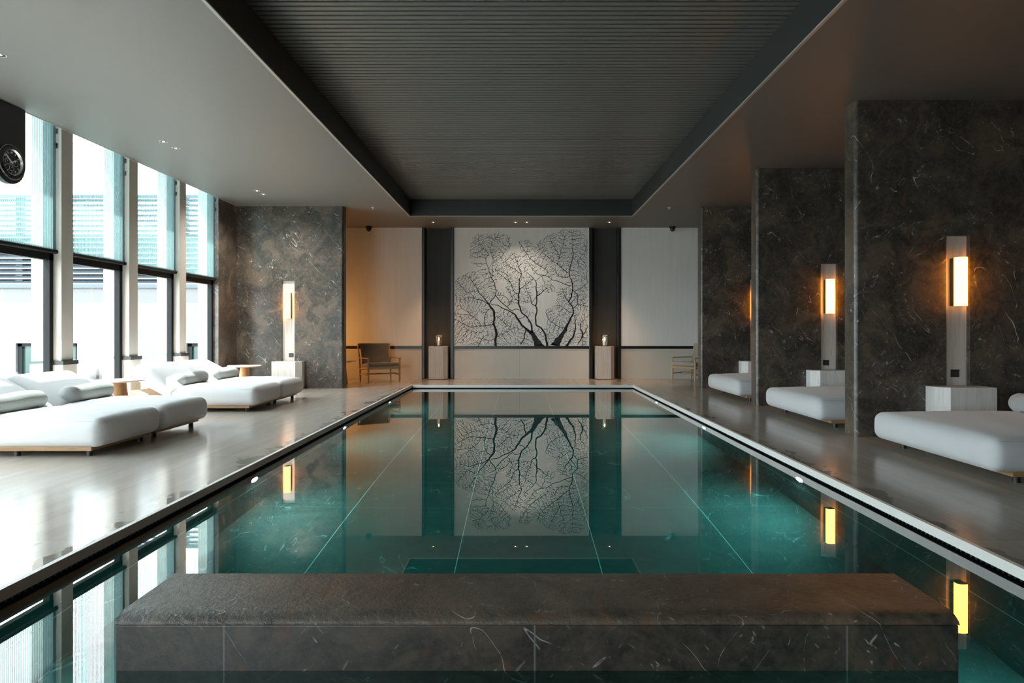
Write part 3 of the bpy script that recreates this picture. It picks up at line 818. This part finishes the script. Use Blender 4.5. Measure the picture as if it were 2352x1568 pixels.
# pedestals + lanterns
def make_pedestal(label):
    t = thing('pedestal', label, 'pedestal', (0, 0, 0), 0, 'bleached wood pedestals in the niches')
    a, c_ = .22, .095
    P = [(-a, .42), (-a, 0), (a - c_, 0), (a, c_), (a, .42)]
    MB().prism(P, .012, .795).build('body', M['ash'], t, bevel=.004)
    MB().prism([(p[0] * .94, .012 + p[1] * .94) for p in P], 0, .012).build('plinth', M['black'], t)
    return t
p1 = make_pedestal('pale wooden pedestal in the dark niche left of the tree mural'); p1.location = (-1.95, 15.60, 0)
p2 = dup(p1, (2.06, 15.60, 0), 0, 'pale wooden pedestal in the dark niche right of the tree mural')
def make_lantern(label):
    t = thing('hurricane_lantern', label, 'lantern', (0, 0, 0), 0, 'glass candle lanterns on the pedestals')
    MB().lathe([(.11, 0), (.11, .008), (.10, .014), (0, .014)], n=32).build('base', M['black'], t, smooth=40)
    MB().lathe([(.086, .014), (.088, .014), (.088, .268), (.086, .268), (.086, .014)], n=40).build('glass_cylinder', M['clear_glass'], t, smooth=40)
    return t
l1 = make_lantern('clear glass lantern on the pedestal left of the mural'); l1.location = (-1.95, 15.80, .795)
dup(l1, (2.06, 15.80, .795), 0, 'clear glass lantern on the pedestal right of the mural')
def make_candle(label):
    t = thing('candle', label, 'candle', (0, 0, 0), 0, 'lit pillar candles in the lanterns')
    MB().lathe([(.033, 0), (.034, .12), (.028, .128), (0, .122)], n=24).build('wax', M['wax'], t, smooth=40)
    MB().lathe([(.0, .125), (.011, .14), (.015, .155), (.010, .175), (.0, .20)], n=14).build('flame', M['flame'], t, smooth=60)
    return t
c1 = make_candle('lit pillar candle inside the lantern left of the mural'); c1.location = (-1.95, 15.80, .809)
dup(c1, (2.06, 15.80, .809), 0, 'lit pillar candle inside the lantern right of the mural')

# lounge chairs
def make_chair(label, wood_m, canvas_m):
    t = thing('lounge_chair', label, 'chair', (0, 0, 0), 0, 'wooden lounge chairs by the back wall')
    hw, yf, yb = .365, -.31, .29
    for s_ in (-1, 1):
        MB().tube([(s_ * hw, yf, 0), (s_ * hw, yf, .30), (s_ * hw, yf, .545)], [.017, .023, .019], 14).build('leg', wood_m, t, smooth=50)
        MB().tube([(s_ * hw, yb - .02, 0), (s_ * hw, yb + .01, .32), (s_ * (hw + .005), yb + .06, .60), (s_ * (hw + .01), yb + .12, .85)], [.016, .022, .020, .016], 14).build('leg', wood_m, t, smooth=50)
        m = MB()
        P = [(s_ * (hw - .032), yf - .03), (s_ * (hw + .032), yf - .03), (s_ * (hw + .026), yb + .03), (s_ * (hw - .016), yb + .03)]
        if s_ < 0: P = P[::-1]
        m.prism(P, .535, .557).build('armrest', wood_m, t, bevel=.008)
        MB().tube([(s_ * hw, yf, .175), (s_ * hw, 0, .185), (s_ * hw, yb - .005, .175)], [.013, .020, .013], 12).build('stretcher', wood_m, t, smooth=50)
        MB().tube([(s_ * hw, yf, .325), (s_ * hw, yb, .285)], .017, 12).build('seat_rail', wood_m, t, smooth=50)
    MB().tube([(-hw, -.01, .185), (hw, -.01, .185)], .014, 12).build('cross_bar', wood_m, t, smooth=50)
    MB().tube([(-.03, -.012, .186), (.03, -.012, .186)], .0155, 12).build('name_plate', M['steel'], t, smooth=50)
    MB().tube([(-hw, yf, .325), (hw, yf, .325)], .018, 12).build('seat_rail', wood_m, t, smooth=50)
    MB().tube([(-hw, yb, .285), (hw, yb, .285)], .018, 12).build('seat_rail', wood_m, t, smooth=50)
    m = MB()
    for k in range(26):
        x = -hw + .045 + k * (2 * hw - .09) / 25
        m.box(x - .007, x + .007, yf - .022, yf + .022, .30, .35)
    m.build('cord_weave', M['cord'], t)
    m = MB().box(-hw - .02, hw + .02, yb + .105, yb + .14, .815, .875)
    m.build('top_rail', wood_m, t, bevel=.012, bseg=3)
    # canvas sling of the back: sagging sheet with folds
    vs = []; fs = []; nu, nv = 26, 22
    for side in (0, 1):
        for j in range(nv + 1):
            for i in range(nu + 1):
                u = -1 + 2 * i / nu; v = j / nv
                z = .36 + v * .49
                ybk = yb - .045 + .145 * v
                sag = .085 * (1 - u * u) * math.sin(PI * min(1, v * .95 + .05)) * (1.0 if v < .5 else 1.0)
                fold = .010 * math.sin(16 * (v - .38 * u * u) + 1.1) * (1 - v) * (1 - u ** 6)
                wdt = hw - .025 - .012 * math.sin(PI * v)
                vs.append((u * wdt, ybk + sag * .55 + fold - side * .010, z))
    o_ = (nu + 1) * (nv + 1)
    for j in range(nv):
        for i in range(nu):
            a = j * (nu + 1) + i
            fs.append((a, a + 1, a + nu + 2, a + nu + 1)); fs.append((o_ + a, o_ + a + nu + 1, o_ + a + nu + 2, o_ + a + 1))
    for j in range(nv):
        for i in (0, nu):
            a = j * (nu + 1) + i; q = (a, a + nu + 1, o_ + a + nu + 1, o_ + a); fs.append(q if i == 0 else q[::-1])
    for i in range(nu):
        for j in (0, nv):
            a = j * (nu + 1) + i; q = (a, o_ + a, o_ + a + 1, a + 1); fs.append(q if j == 0 else q[::-1])
    MB().add(vs, fs).build('back_sling', canvas_m, t, smooth=60)
    def sc_(u, v, w_, p):
        q = Vector(p); q.z += .018 * (1 - u * u) * (1 - v * v) * (1 if w_ > 0 else 0) - .022 * v + .006 * math.sin(7 * u) * (1 - v * v); return q
    MB().rbox((0, -.04, .387), (hw - .012, .305, .042), .034, (16, 14, 4), sc_).build('seat_cushion', canvas_m, t, smooth=60)
    return t
ch1 = make_chair('low oak lounge chair with brown canvas beside the window-side marble wall', M['oak'], M['canvas'])
ch1.location = (-3.20, 14.95, 0); ch1.rotation_euler = (0, 0, math.radians(31))
ch2 = make_chair('low beech lounge chair with taupe canvas half hidden by the farthest right marble wall', M['beech'], M['canvas_grey'])
ch2.location = (4.03, 15.12, 0); ch2.rotation_euler = (0, 0, math.radians(-60))

# dome cameras
for x, lab in ((-3.62, 'black dome security camera above the left lounge chair'), (3.68, 'black dome security camera above the right lounge chair')):
    t = thing('security_camera', lab, 'security camera', (x, 15.70, CEIL), 0, 'ceiling dome cameras')
    MB().lathe([(.075, 0), (.078, -.03), (.070, -.045), (0, -.045)][::-1], n=28).build('mount', M['black'], t, smooth=40)
    MB().lathe([(0, -.125), (.03, -.118), (.052, -.095), (.060, -.06), (.058, -.04)], n=28).build('dome', M['black_gloss'], t, smooth=60)
    MB().lathe([(0, -.030), (.022, -.028), (.022, .0)], (0, -.038, -.085), 18, 1).build('lens', M['socket'], t, smooth=40)

# downlights
dl = None
def downlight(x, y, label, strength, ang=70, col=(1, .70, .42)):
    global dl
    if dl is None:
        dl = t = thing('downlight', label, 'downlight', (x, y, CEIL), 0, 'recessed ceiling downlights')
        MB().lathe([(.043, .001), (.052, .001), (.052, -.004), (.043, -.004), (.043, .001)], n=32).build('ring', M['white_ring'], t, smooth=40)
        MB().lathe([(.043, -.003), (.040, -.0015), (.022, -.0012), (.0, -.0012)], n=32).build('baffle', M['black'], t, smooth=40)
        MB().lathe([(.0, -.0035), (.016, -.0035), (.018, -.0015), (.0, -.0015)], n=20).build('bulb', M['bulb'], t, smooth=40)
    else: dup(dl, (x, y, CEIL), 0, label)
    if strength:
        ld = bpy.data.lights.new('downlight beam', 'SPOT'); ld.energy = strength; ld.color = col; ld.spot_size = math.radians(ang); ld.spot_blend = .9; ld.shadow_soft_size = .012
        lo = bpy.data.objects.new('downlight beam', ld); COL.objects.link(lo); lo.location = (x, y, CEIL - .02)
downlight(-4.73, 8.68, 'nearer downlight of the middle pair in the window-side ceiling', 0)
downlight(-4.73, 8.99, 'farther downlight of the middle pair in the window-side ceiling', 0)
downlight(-4.71, 11.72, 'nearer downlight of the far pair in the window-side ceiling', 24, 150, (1, .93, .84))
downlight(-4.71, 12.02, 'farther downlight of the far pair in the window-side ceiling', 24, 150, (1, .93, .84))
downlight(-4.74, 5.96, 'downlight at the left frame edge in the window-side ceiling', 0)
downlight(-1.99, 15.1, 'downlight above the left pedestal', 40, 62, (1, .60, .33))
downlight(2.08, 15.1, 'downlight above the right pedestal', 40, 62, (1, .60, .33))
downlight(-.09, 15.1, 'left one of the two downlights above the mural', 5, 130, (1, .88, .74))
downlight(.17, 15.1, 'right one of the two downlights above the mural', 5, 130, (1, .88, .74))
for x, lab in ((-2.98, 'tiny white sprinkler head in the ceiling near the window-side marble wall'), (3.05, 'tiny white sprinkler head in the ceiling on the right')):
    tag(MB().lathe([(.035, 0), (.035, -.006), (.012, -.012), (.010, -.03), (.018, -.032), (.018, -.036), (0, -.036)][::-1], (x, 13.3, CEIL), 20).build('ceiling_sprinkler', M['white_ring'], smooth=40), lab, 'sprinkler', 'ceiling sprinkler heads')

# ---------------------------------------------------------- tree mural
def mural():
    K = 5.6
    def W_(p): return ((1040 + p[0] / K - VX) * YB / F, H - (520 + p[1] / K - VY) * YB / F)
    main = [
     [(548,1535,30),(550,1430,28),(568,1365,30),(540,1300,26),(525,1240,24),(535,1170,24),(535,1100,28),(490,1040,24),(460,990,16),(400,920,9),(340,850,8),(280,740,6),(190,640,4),(140,620,3)],
     [(475,995,12),(500,940,10),(555,890,10),(557,830,9),(540,740,9),(500,660,8),(465,590,7),(470,545,7),(430,480,6),(425,400,5),(470,340,4),(400,300,3),(330,180,2)],
     [(500,660,7),(520,580,7),(500,520,5),(530,450,6),(520,400,6),(480,310,4),(490,240,3),(540,150,2)],
     [(532,450,5),(600,415,4),(640,380,4),(660,330,3),(740,250,2)],
     [(470,545,4),(490,490,4),(520,410,4)],
     [(460,1000,9),(360,940,8),(280,930,6),(200,900,5),(130,940,4),(40,935,3)],
     [(430,950,5),(320,830,5),(180,850,5),(90,740,4),(40,700,3)],
     [(280,930,4),(230,860,4),(170,870,4)],
     [(515,1262,10),(450,1275,9),(380,1275,8),(230,1295,7),(130,1250,6),(60,1205,5),(20,1190,4)],
     [(350,1275,6),(345,1220,6),(250,1150,5),(170,1080,4),(110,1050,3)],
     [(405,1270,6),(405,1225,7),(415,1130,7),(440,1080,6),(490,1055,5)],
     [(250,1150,4),(200,1130,5),(110,1130,5),(20,1120,5)],
     [(130,1250,4),(100,1180,4),(110,1130,4)],
     [(555,895,9),(620,970,9),(690,1030,9),(770,1090,9)],
     [(1165,1665,170),(1110,1545,116),(1062,1440,62),(1010,1360,44),(930,1310,24),(880,1260,22),(830,1180,22),(800,1130,20),(760,1100,14),(680,1070,12),(600,1020,9),(510,1005,8),(490,990,7)],
     [(1015,1365,24),(1020,1280,20),(990,1220,14),(960,1170,14),(890,1110,16),(870,1070,18),(850,1000,18),(845,900,18),(860,800,14),(850,700,10),(885,620,8),(860,540,7),(820,460,6),(800,380,4),(760,340,2)],
     [(845,870,8),(790,850,7),(760,760,7),(735,710,8),(650,650,5),(570,580,4),(540,550,4)],
     [(860,800,6),(930,760,5),(1010,690,4),(1040,660,3)],
     [(690,1030,7),(735,1015,7),(735,980,7),(700,920,6),(640,880,5),(560,885,4)],
     [(740,980,6),(770,930,6),(740,850,5),(700,800,4),(680,780,3)],
     [(770,1090,7),(790,1055,7),(840,1060,7),(880,1090,7)],
     [(850,1180,8),(905,1180,8),(925,1150,8)],
     [(850,960,6),(800,920,5),(780,890,4)],
     [(735,710,5),(680,600,4),(640,590,4),(540,550,4)],
     [(885,620,5),(800,550,5),(690,490,5),(670,450,3)],
     [(1215,1545,28),(1200,1440,24),(1180,1360,22),(1130,1300,19),(1075,1270,18),(1060,1200,18),(1075,1110,16),(1085,1060,15),(1065,1020,15),(1080,960,14),(1082,880,19),(1072,780,10),(1070,700,9),(1010,640,6),(930,570,4)],
     [(1085,890,14),(1140,852,9),(1200,800,5),(1280,760,3)],
     [(1066,1025,11),(1010,990,9),(1005,920,6),(960,850,4),(930,760,3)],
     [(1000,970,5),(950,970,4),(890,963,3)],
     [(1070,700,5),(1110,650,4),(1190,630,4)],
     [(1010,990,5),(1065,910,5)],
     [(1222,1665,180),(1310,1545,120),(1380,1430,62),(1440,1340,40),(1480,1250,24),(1520,1180,19),(1550,1110,17),(1550,1050,13),(1490,970,13),(1530,890,15),(1540,800,11),(1540,720,11),(1500,640,8),(1500,580,10),(1520,480,9),(1550,400,7),(1540,300,6),(1545,200,4),(1530,80,2)],
     [(1500,610,8),(1420,550,7),(1330,470,7),(1230,400,6),(1150,330,4),(1100,260,3)],
     [(1535,765,9),(1440,745,8),(1330,690,7),(1290,700,6),(1210,630,7),(1110,625,6),(1040,570,5),(990,500,4),(980,470,3)],
     [(1440,745,5),(1500,705,5),(1540,740,5)],
     [(1210,625,6),(1220,560,5),(1120,510,6),(1010,430,6),(950,350,5),(900,270,4),(850,200,3)],
     [(950,350,4),(960,260,3),(960,170,2)],
     [(1340,480,5),(1375,390,5),(1400,280,4),(1440,150,3)],
     [(1375,390,4),(1330,300,4),(1280,220,3),(1235,130,2)],
     [(1550,400,5),(1590,460,4),(1660,380,3),(1730,300,2)],
     [(1500,640,7),(1420,660,6),(1350,630,5),(1320,560,4)],
     [(1490,970,10),(1440,900,7),(1410,800,3)],
     [(1552,1060,9),(1600,990,8),(1680,1020,7),(1740,1020,4)],
     [(1600,990,8),(1610,880,9),(1560,840,7),(1540,800,7)],
     [(1610,880,6),(1560,930,6),(1510,1010,5)],
     [(1560,840,6),(1640,800,5),(1690,760,5),(1740,720,3)],
     [(1680,1020,5),(1680,960,4),(1640,940,4),(1600,940,4)],
     [(1450,1310,8),(1340,1280,6),(1230,1190,6),(1200,1120,4)],
     [(1550,1110,6),(1480,1090,5),(1390,1020,4)],
     [(1455,1545,30),(1540,1430,20),(1575,1340,16),(1580,1250,9),(1560,1150,5)],
     [(1615,1510,8),(1650,1440,12),(1682,1385,24),(1640,1320,11),(1640,1240,7),(1700,1190,4)],
     [(1682,1385,9),(1740,1290,5)],[(1675,1390,8),(1670,1535,6)],
     [(865,1510,9),(930,1440,14),(915,1400,12),(938,1335,10)],
     [(330,1535,9),(370,1440,7),(480,1470,6),(540,1440,6)],
     [(370,1440,5),(420,1410,5),(480,1380,5),(540,1430,5)],
     [(1010,1365,8),(950,1345,8),(930,1320,8)],
     [(560,1420,6),(640,1390,6),(740,1320,5),(830,1300,4)],
     [(560,1150,6),(660,1230,6),(700,1290,5),(740,1270,5),(730,1320,4)],
     [(130,1255,4),(200,1340,4),(300,1365,4),(370,1365,4)],
    ]
    segs = []                  # (x0,y0,w0,x1,y1,w1)
    nodes = []                 # seeds for twigs
    rr = random.Random(3)
    for pl_ in main:
        pts = []
        for a, b_ in zip(pl_[:-1], pl_[1:]):
            n_ = max(2, int(math.hypot(b_[0] - a[0], b_[1] - a[1]) / 14))
            for k in range(n_):
                t_ = k / n_; pts.append((a[0] + (b_[0] - a[0]) * t_, a[1] + (b_[1] - a[1]) * t_, a[2] + (b_[2] - a[2]) * t_))
        pts.append(pl_[-1])
        # smooth + hand-drawn wobble
        for _ in range(3):
            pts = [pts[0]] + [tuple((pts[i - 1][j] + 2 * pts[i][j] + pts[i + 1][j]) / 4 for j in range(3)) for i in range(1, len(pts) - 1)] + [pts[-1]]
        ph = rr.uniform(0, 6)
        pts = [(p[0] + 3 * math.sin(i * .8 + ph), p[1] + 3 * math.cos(i * .6 + ph), p[2] * (1 + .08 * math.sin(i * 1.3 + ph))) for i, p in enumerate(pts)]
        for a, b_ in zip(pts[:-1], pts[1:]): segs.append((*a, *b_))
        nodes += [(p[0], p[1]) for i, p in enumerate(pts) if p[2] < 30 and (i % 4 == 2 or i == len(pts) - 1)]
    inc = [
     [(205,420),(215,250),(250,150),(330,95),(500,85),(650,90),(745,120),(765,240),(640,420),(440,400)],
     [(30,690),(140,605),(390,545),(450,560),(540,560),(560,880),(480,980),(30,1080)],
     [(220,450),(430,480),(430,510),(300,510)],
     [(20,1070),(470,1000),(540,1080),(800,1120),(1000,1350),(1060,1530),(20,1530)],
     [(540,440),(680,400),(780,325),(980,400),(1045,470),(900,620),(1040,650),(1010,960),(870,1000),(720,1010),(560,880)],
     [(845,190),(960,155),(1065,250),(1055,430),(950,420),(870,330)],
     [(1080,205),(1240,95),(1400,35),(1620,35),(1740,150),(1740,700),(1540,720),(1300,640),(1050,620),(980,480),(1060,420)],
     [(1090,870),(1150,690),(1260,700),(1345,850),(1160,850)],
     [(1180,1080),(1330,1000),(1340,870),(1400,790),(1740,720),(1740,1530),(1400,1530),(1470,1280),(1380,1350),(1230,1300)],
     [(1200,1500),(1200,1240),(1400,1340),(1290,1510)], [(1020,1330),(1120,1310),(1185,1510),(1080,1400)],
     [(880,1030),(1010,1080),(1015,1300),(900,1130)], [(880,890),(1000,900),(1000,960),(880,960)],
    ]
    holes = [((630, 765), (75, 75)), ((845, 1120), (70, 62)), ((130, 1090), (50, 45)), ((360, 1180), (45, 60)), ((690, 900), (40, 60)), ((1130, 590), (60, 22)), ((1440, 700), (70, 22)), ((470, 440), (35, 55))]
    def inside(poly, x, y):
        r = False; j = len(poly) - 1
        for i in range(len(poly)):
            xi, yi = poly[i]; xj, yj = poly[j]
            if (yi > y) != (yj > y) and x < (xj - xi) * (y - yi) / (yj - yi) + xi: r = not r
            j = i
        return r
    att = []
    while len(att) < 13000:
        x, y = rr.uniform(18, 1745), rr.uniform(32, 1530)
        if not any(inside(p, x, y) for p in inc): continue
        if any(((x - c_[0]) / e_[0]) ** 2 + ((y - c_[1]) / e_[1]) ** 2 < 1 for c_, e_ in holes): continue
        att.append((x, y))
    att = np.array(att)
    P = np.array(nodes); par = [-1] * len(P); n0 = len(P)
    Pl = [tuple(p) for p in P]
    best_d = np.full(len(att), 1e9); best_i = np.zeros(len(att), int)
    def update(lo):
        nonlocal best_d, best_i
        A = np.array(Pl[lo:])
        for s0 in range(0, len(A), 400):
            D = np.hypot(att[:, None, 0] - A[None, s0:s0 + 400, 0], att[:, None, 1] - A[None, s0:s0 + 400, 1])
            k = D.argmin(1); d = D[np.arange(len(att)), k]
            m = d < best_d; best_d = np.where(m, d, best_d); best_i = np.where(m, k + lo + s0, best_i)
    update(0)
    STEP, KILL, INF = 9.0, 11.0, 130.0
    grown_dir = {}
    for it in range(80):
        keep = best_d > KILL
        att = att[keep]; best_d = best_d[keep]; best_i = best_i[keep]
        if len(att) == 0: break
        m = best_d < INF
        if not m.any(): break
        lo = len(Pl); acc = {}
        for i, a in zip(best_i[m], att[m]):
            p = Pl[i]; dx, dy = a[0] - p[0], a[1] - p[1]; l = math.hypot(dx, dy) + 1e-6
            e_ = acc.setdefault(int(i), [0, 0]); e_[0] += dx / l; e_[1] += dy / l
        for i, (dx, dy) in acc.items():
            l = math.hypot(dx, dy)
            if l < 1e-3: continue
            dx, dy = dx / l, dy / l
            if i in grown_dir:
                gx, gy = grown_dir[i]; dx, dy = dx + .7 * gx, dy + .7 * gy
                l = math.hypot(dx, dy) + 1e-6; dx, dy = dx / l, dy / l
            a_ = rr.gauss(0, .34); dx, dy = dx * math.cos(a_) - dy * math.sin(a_), dx * math.sin(a_) + dy * math.cos(a_)
            Pl.append((Pl[i][0] + dx * STEP, Pl[i][1] + dy * STEP)); par.append(i); grown_dir[len(Pl) - 1] = (dx, dy)
        if len(Pl) == lo: break
        update(lo)
    # twig widths from the number of tips each carries
    cnt = [0] * len(Pl); has = [False] * len(Pl)
    for i in range(len(Pl) - 1, n0 - 1, -1):
        if cnt[i] == 0: cnt[i] = 1
        if par[i] >= n0: cnt[par[i]] += cnt[i]
    for i in range(n0, len(Pl)):
        w1 = 2.5 + 1.15 * math.sqrt(cnt[i]) * .8
        w0 = w1 if par[i] < n0 else 2.5 + 1.15 * math.sqrt(cnt[par[i]]) * .8
        a = Pl[par[i]]; b_ = Pl[i]
        if not (16 < b_[0] < 1748 and 30 < b_[1] < 1534): continue
        segs.append((a[0], a[1], min(w0, 8), b_[0], b_[1], min(w1, 8)))
    vs = []; fs = []
    y0, y1 = YB - .0005, YB - .004
    for (ax, ay, aw, bx, by, bw_) in segs:
        ay_, by_ = ay, by
        if min(ay, by) > 1560: continue
        (x0, z0), (x1, z1) = W_((ax, ay_)), W_((bx, by_))
        dx, dz = x1 - x0, z1 - z0; l = math.hypot(dx, dz)
        if l < 1e-6: continue
        nx, nz = -dz / l, dx / l
        ex, ez = dx / l * .002, dz / l * .002
        a = aw / K * YB / F / 2; b_ = bw_ / K * YB / F / 2
        o_ = len(vs)
        q = [(x0 - ex + nx * a, z0 - ez + nz * a), (x0 - ex - nx * a, z0 - ez - nz * a), (x1 + ex - nx * b_, z1 + ez - nz * b_), (x1 + ex + nx * b_, z1 + ez + nz * b_)]
        zb = W_((0, 1536))[1]
        q = [(p[0], max(p[1], zb)) for p in q]
        vs += [(p[0], y1, p[1]) for p in q] + [(p[0], y0, p[1]) for p in q]
        fs += [(o_, o_ + 1, o_ + 2, o_ + 3), (o_, o_ + 4, o_ + 5, o_ + 1), (o_ + 2, o_ + 6, o_ + 7, o_ + 3), (o_ + 1, o_ + 5, o_ + 6, o_ + 2), (o_ + 3, o_ + 7, o_ + 4, o_)]
    return MB().add(vs, fs)
o = mural().build('tree_mural', M['branch'])
tag(o, 'black branching tree mural on the pale middle of the back wall', 'mural')

# ---------------------------------------------------------- light
w = bpy.data.worlds.new('sky'); sc.world = w; w.use_nodes = True
bg = w.node_tree.nodes['Background']; bg.inputs[0].default_value = (.88, .945, 1.0, 1); bg.inputs[1].default_value = 2.6
sd = bpy.data.lights.new('sun', 'SUN'); sd.energy = 9; sd.angle = math.radians(.8); sd.color = (1, .97, .92)
so = bpy.data.objects.new('sun', sd); COL.objects.link(so)
to_sun = Vector((-.38, -.12, .92)).normalized(); so.rotation_euler = to_sun.to_track_quat('Z', 'Y').to_euler()
# sky portal in the window plane
pd = bpy.data.lights.new('window portal', 'AREA'); pd.shape = 'RECTANGLE'; pd.size = 4.2; pd.size_y = 11.8; pd.cycles.is_portal = True
po = bpy.data.objects.new('window portal', pd); COL.objects.link(po); po.location = (-6.12, 6.5, 2.15)
po.rotation_euler = (0, -PI / 2, 0)
pd = bpy.data.lights.new('window portal', 'AREA'); pd.shape = 'RECTANGLE'; pd.size = 2.8; pd.size_y = 3.35; pd.cycles.is_portal = True
po = bpy.data.objects.new('window portal', pd); COL.objects.link(po); po.location = (-4.0, -4.16, 1.72)
po.rotation_euler = (PI / 2, 0, 0)
# assumed unseen downlight over the near pool end, warms the bench front
ld = bpy.data.lights.new('downlight beam', 'SPOT'); ld.energy = 16; ld.color = (1, .72, .45); ld.spot_size = math.radians(80); ld.spot_blend = .8; ld.shadow_soft_size = .04
lo = bpy.data.objects.new('downlight beam', ld); COL.objects.link(lo); lo.location = (1.2, .3, CEIL - .02)

# ---------------------------------------------------------- view
sc.view_settings.view_transform = 'Standard'; sc.view_settings.look = 'None'
sc.view_settings.gamma = 1; sc.view_settings.exposure = 2.62; sc.view_settings.use_curve_mapping = False
cy = sc.cycles
cy.use_denoising = True
cy.max_bounces = 10; cy.diffuse_bounces = 4; cy.glossy_bounces = 4; cy.transmission_bounces = 6; cy.transparent_max_bounces = 12
cy.caustics_reflective = False; cy.caustics_refractive = False
cy.sample_clamp_indirect = 6
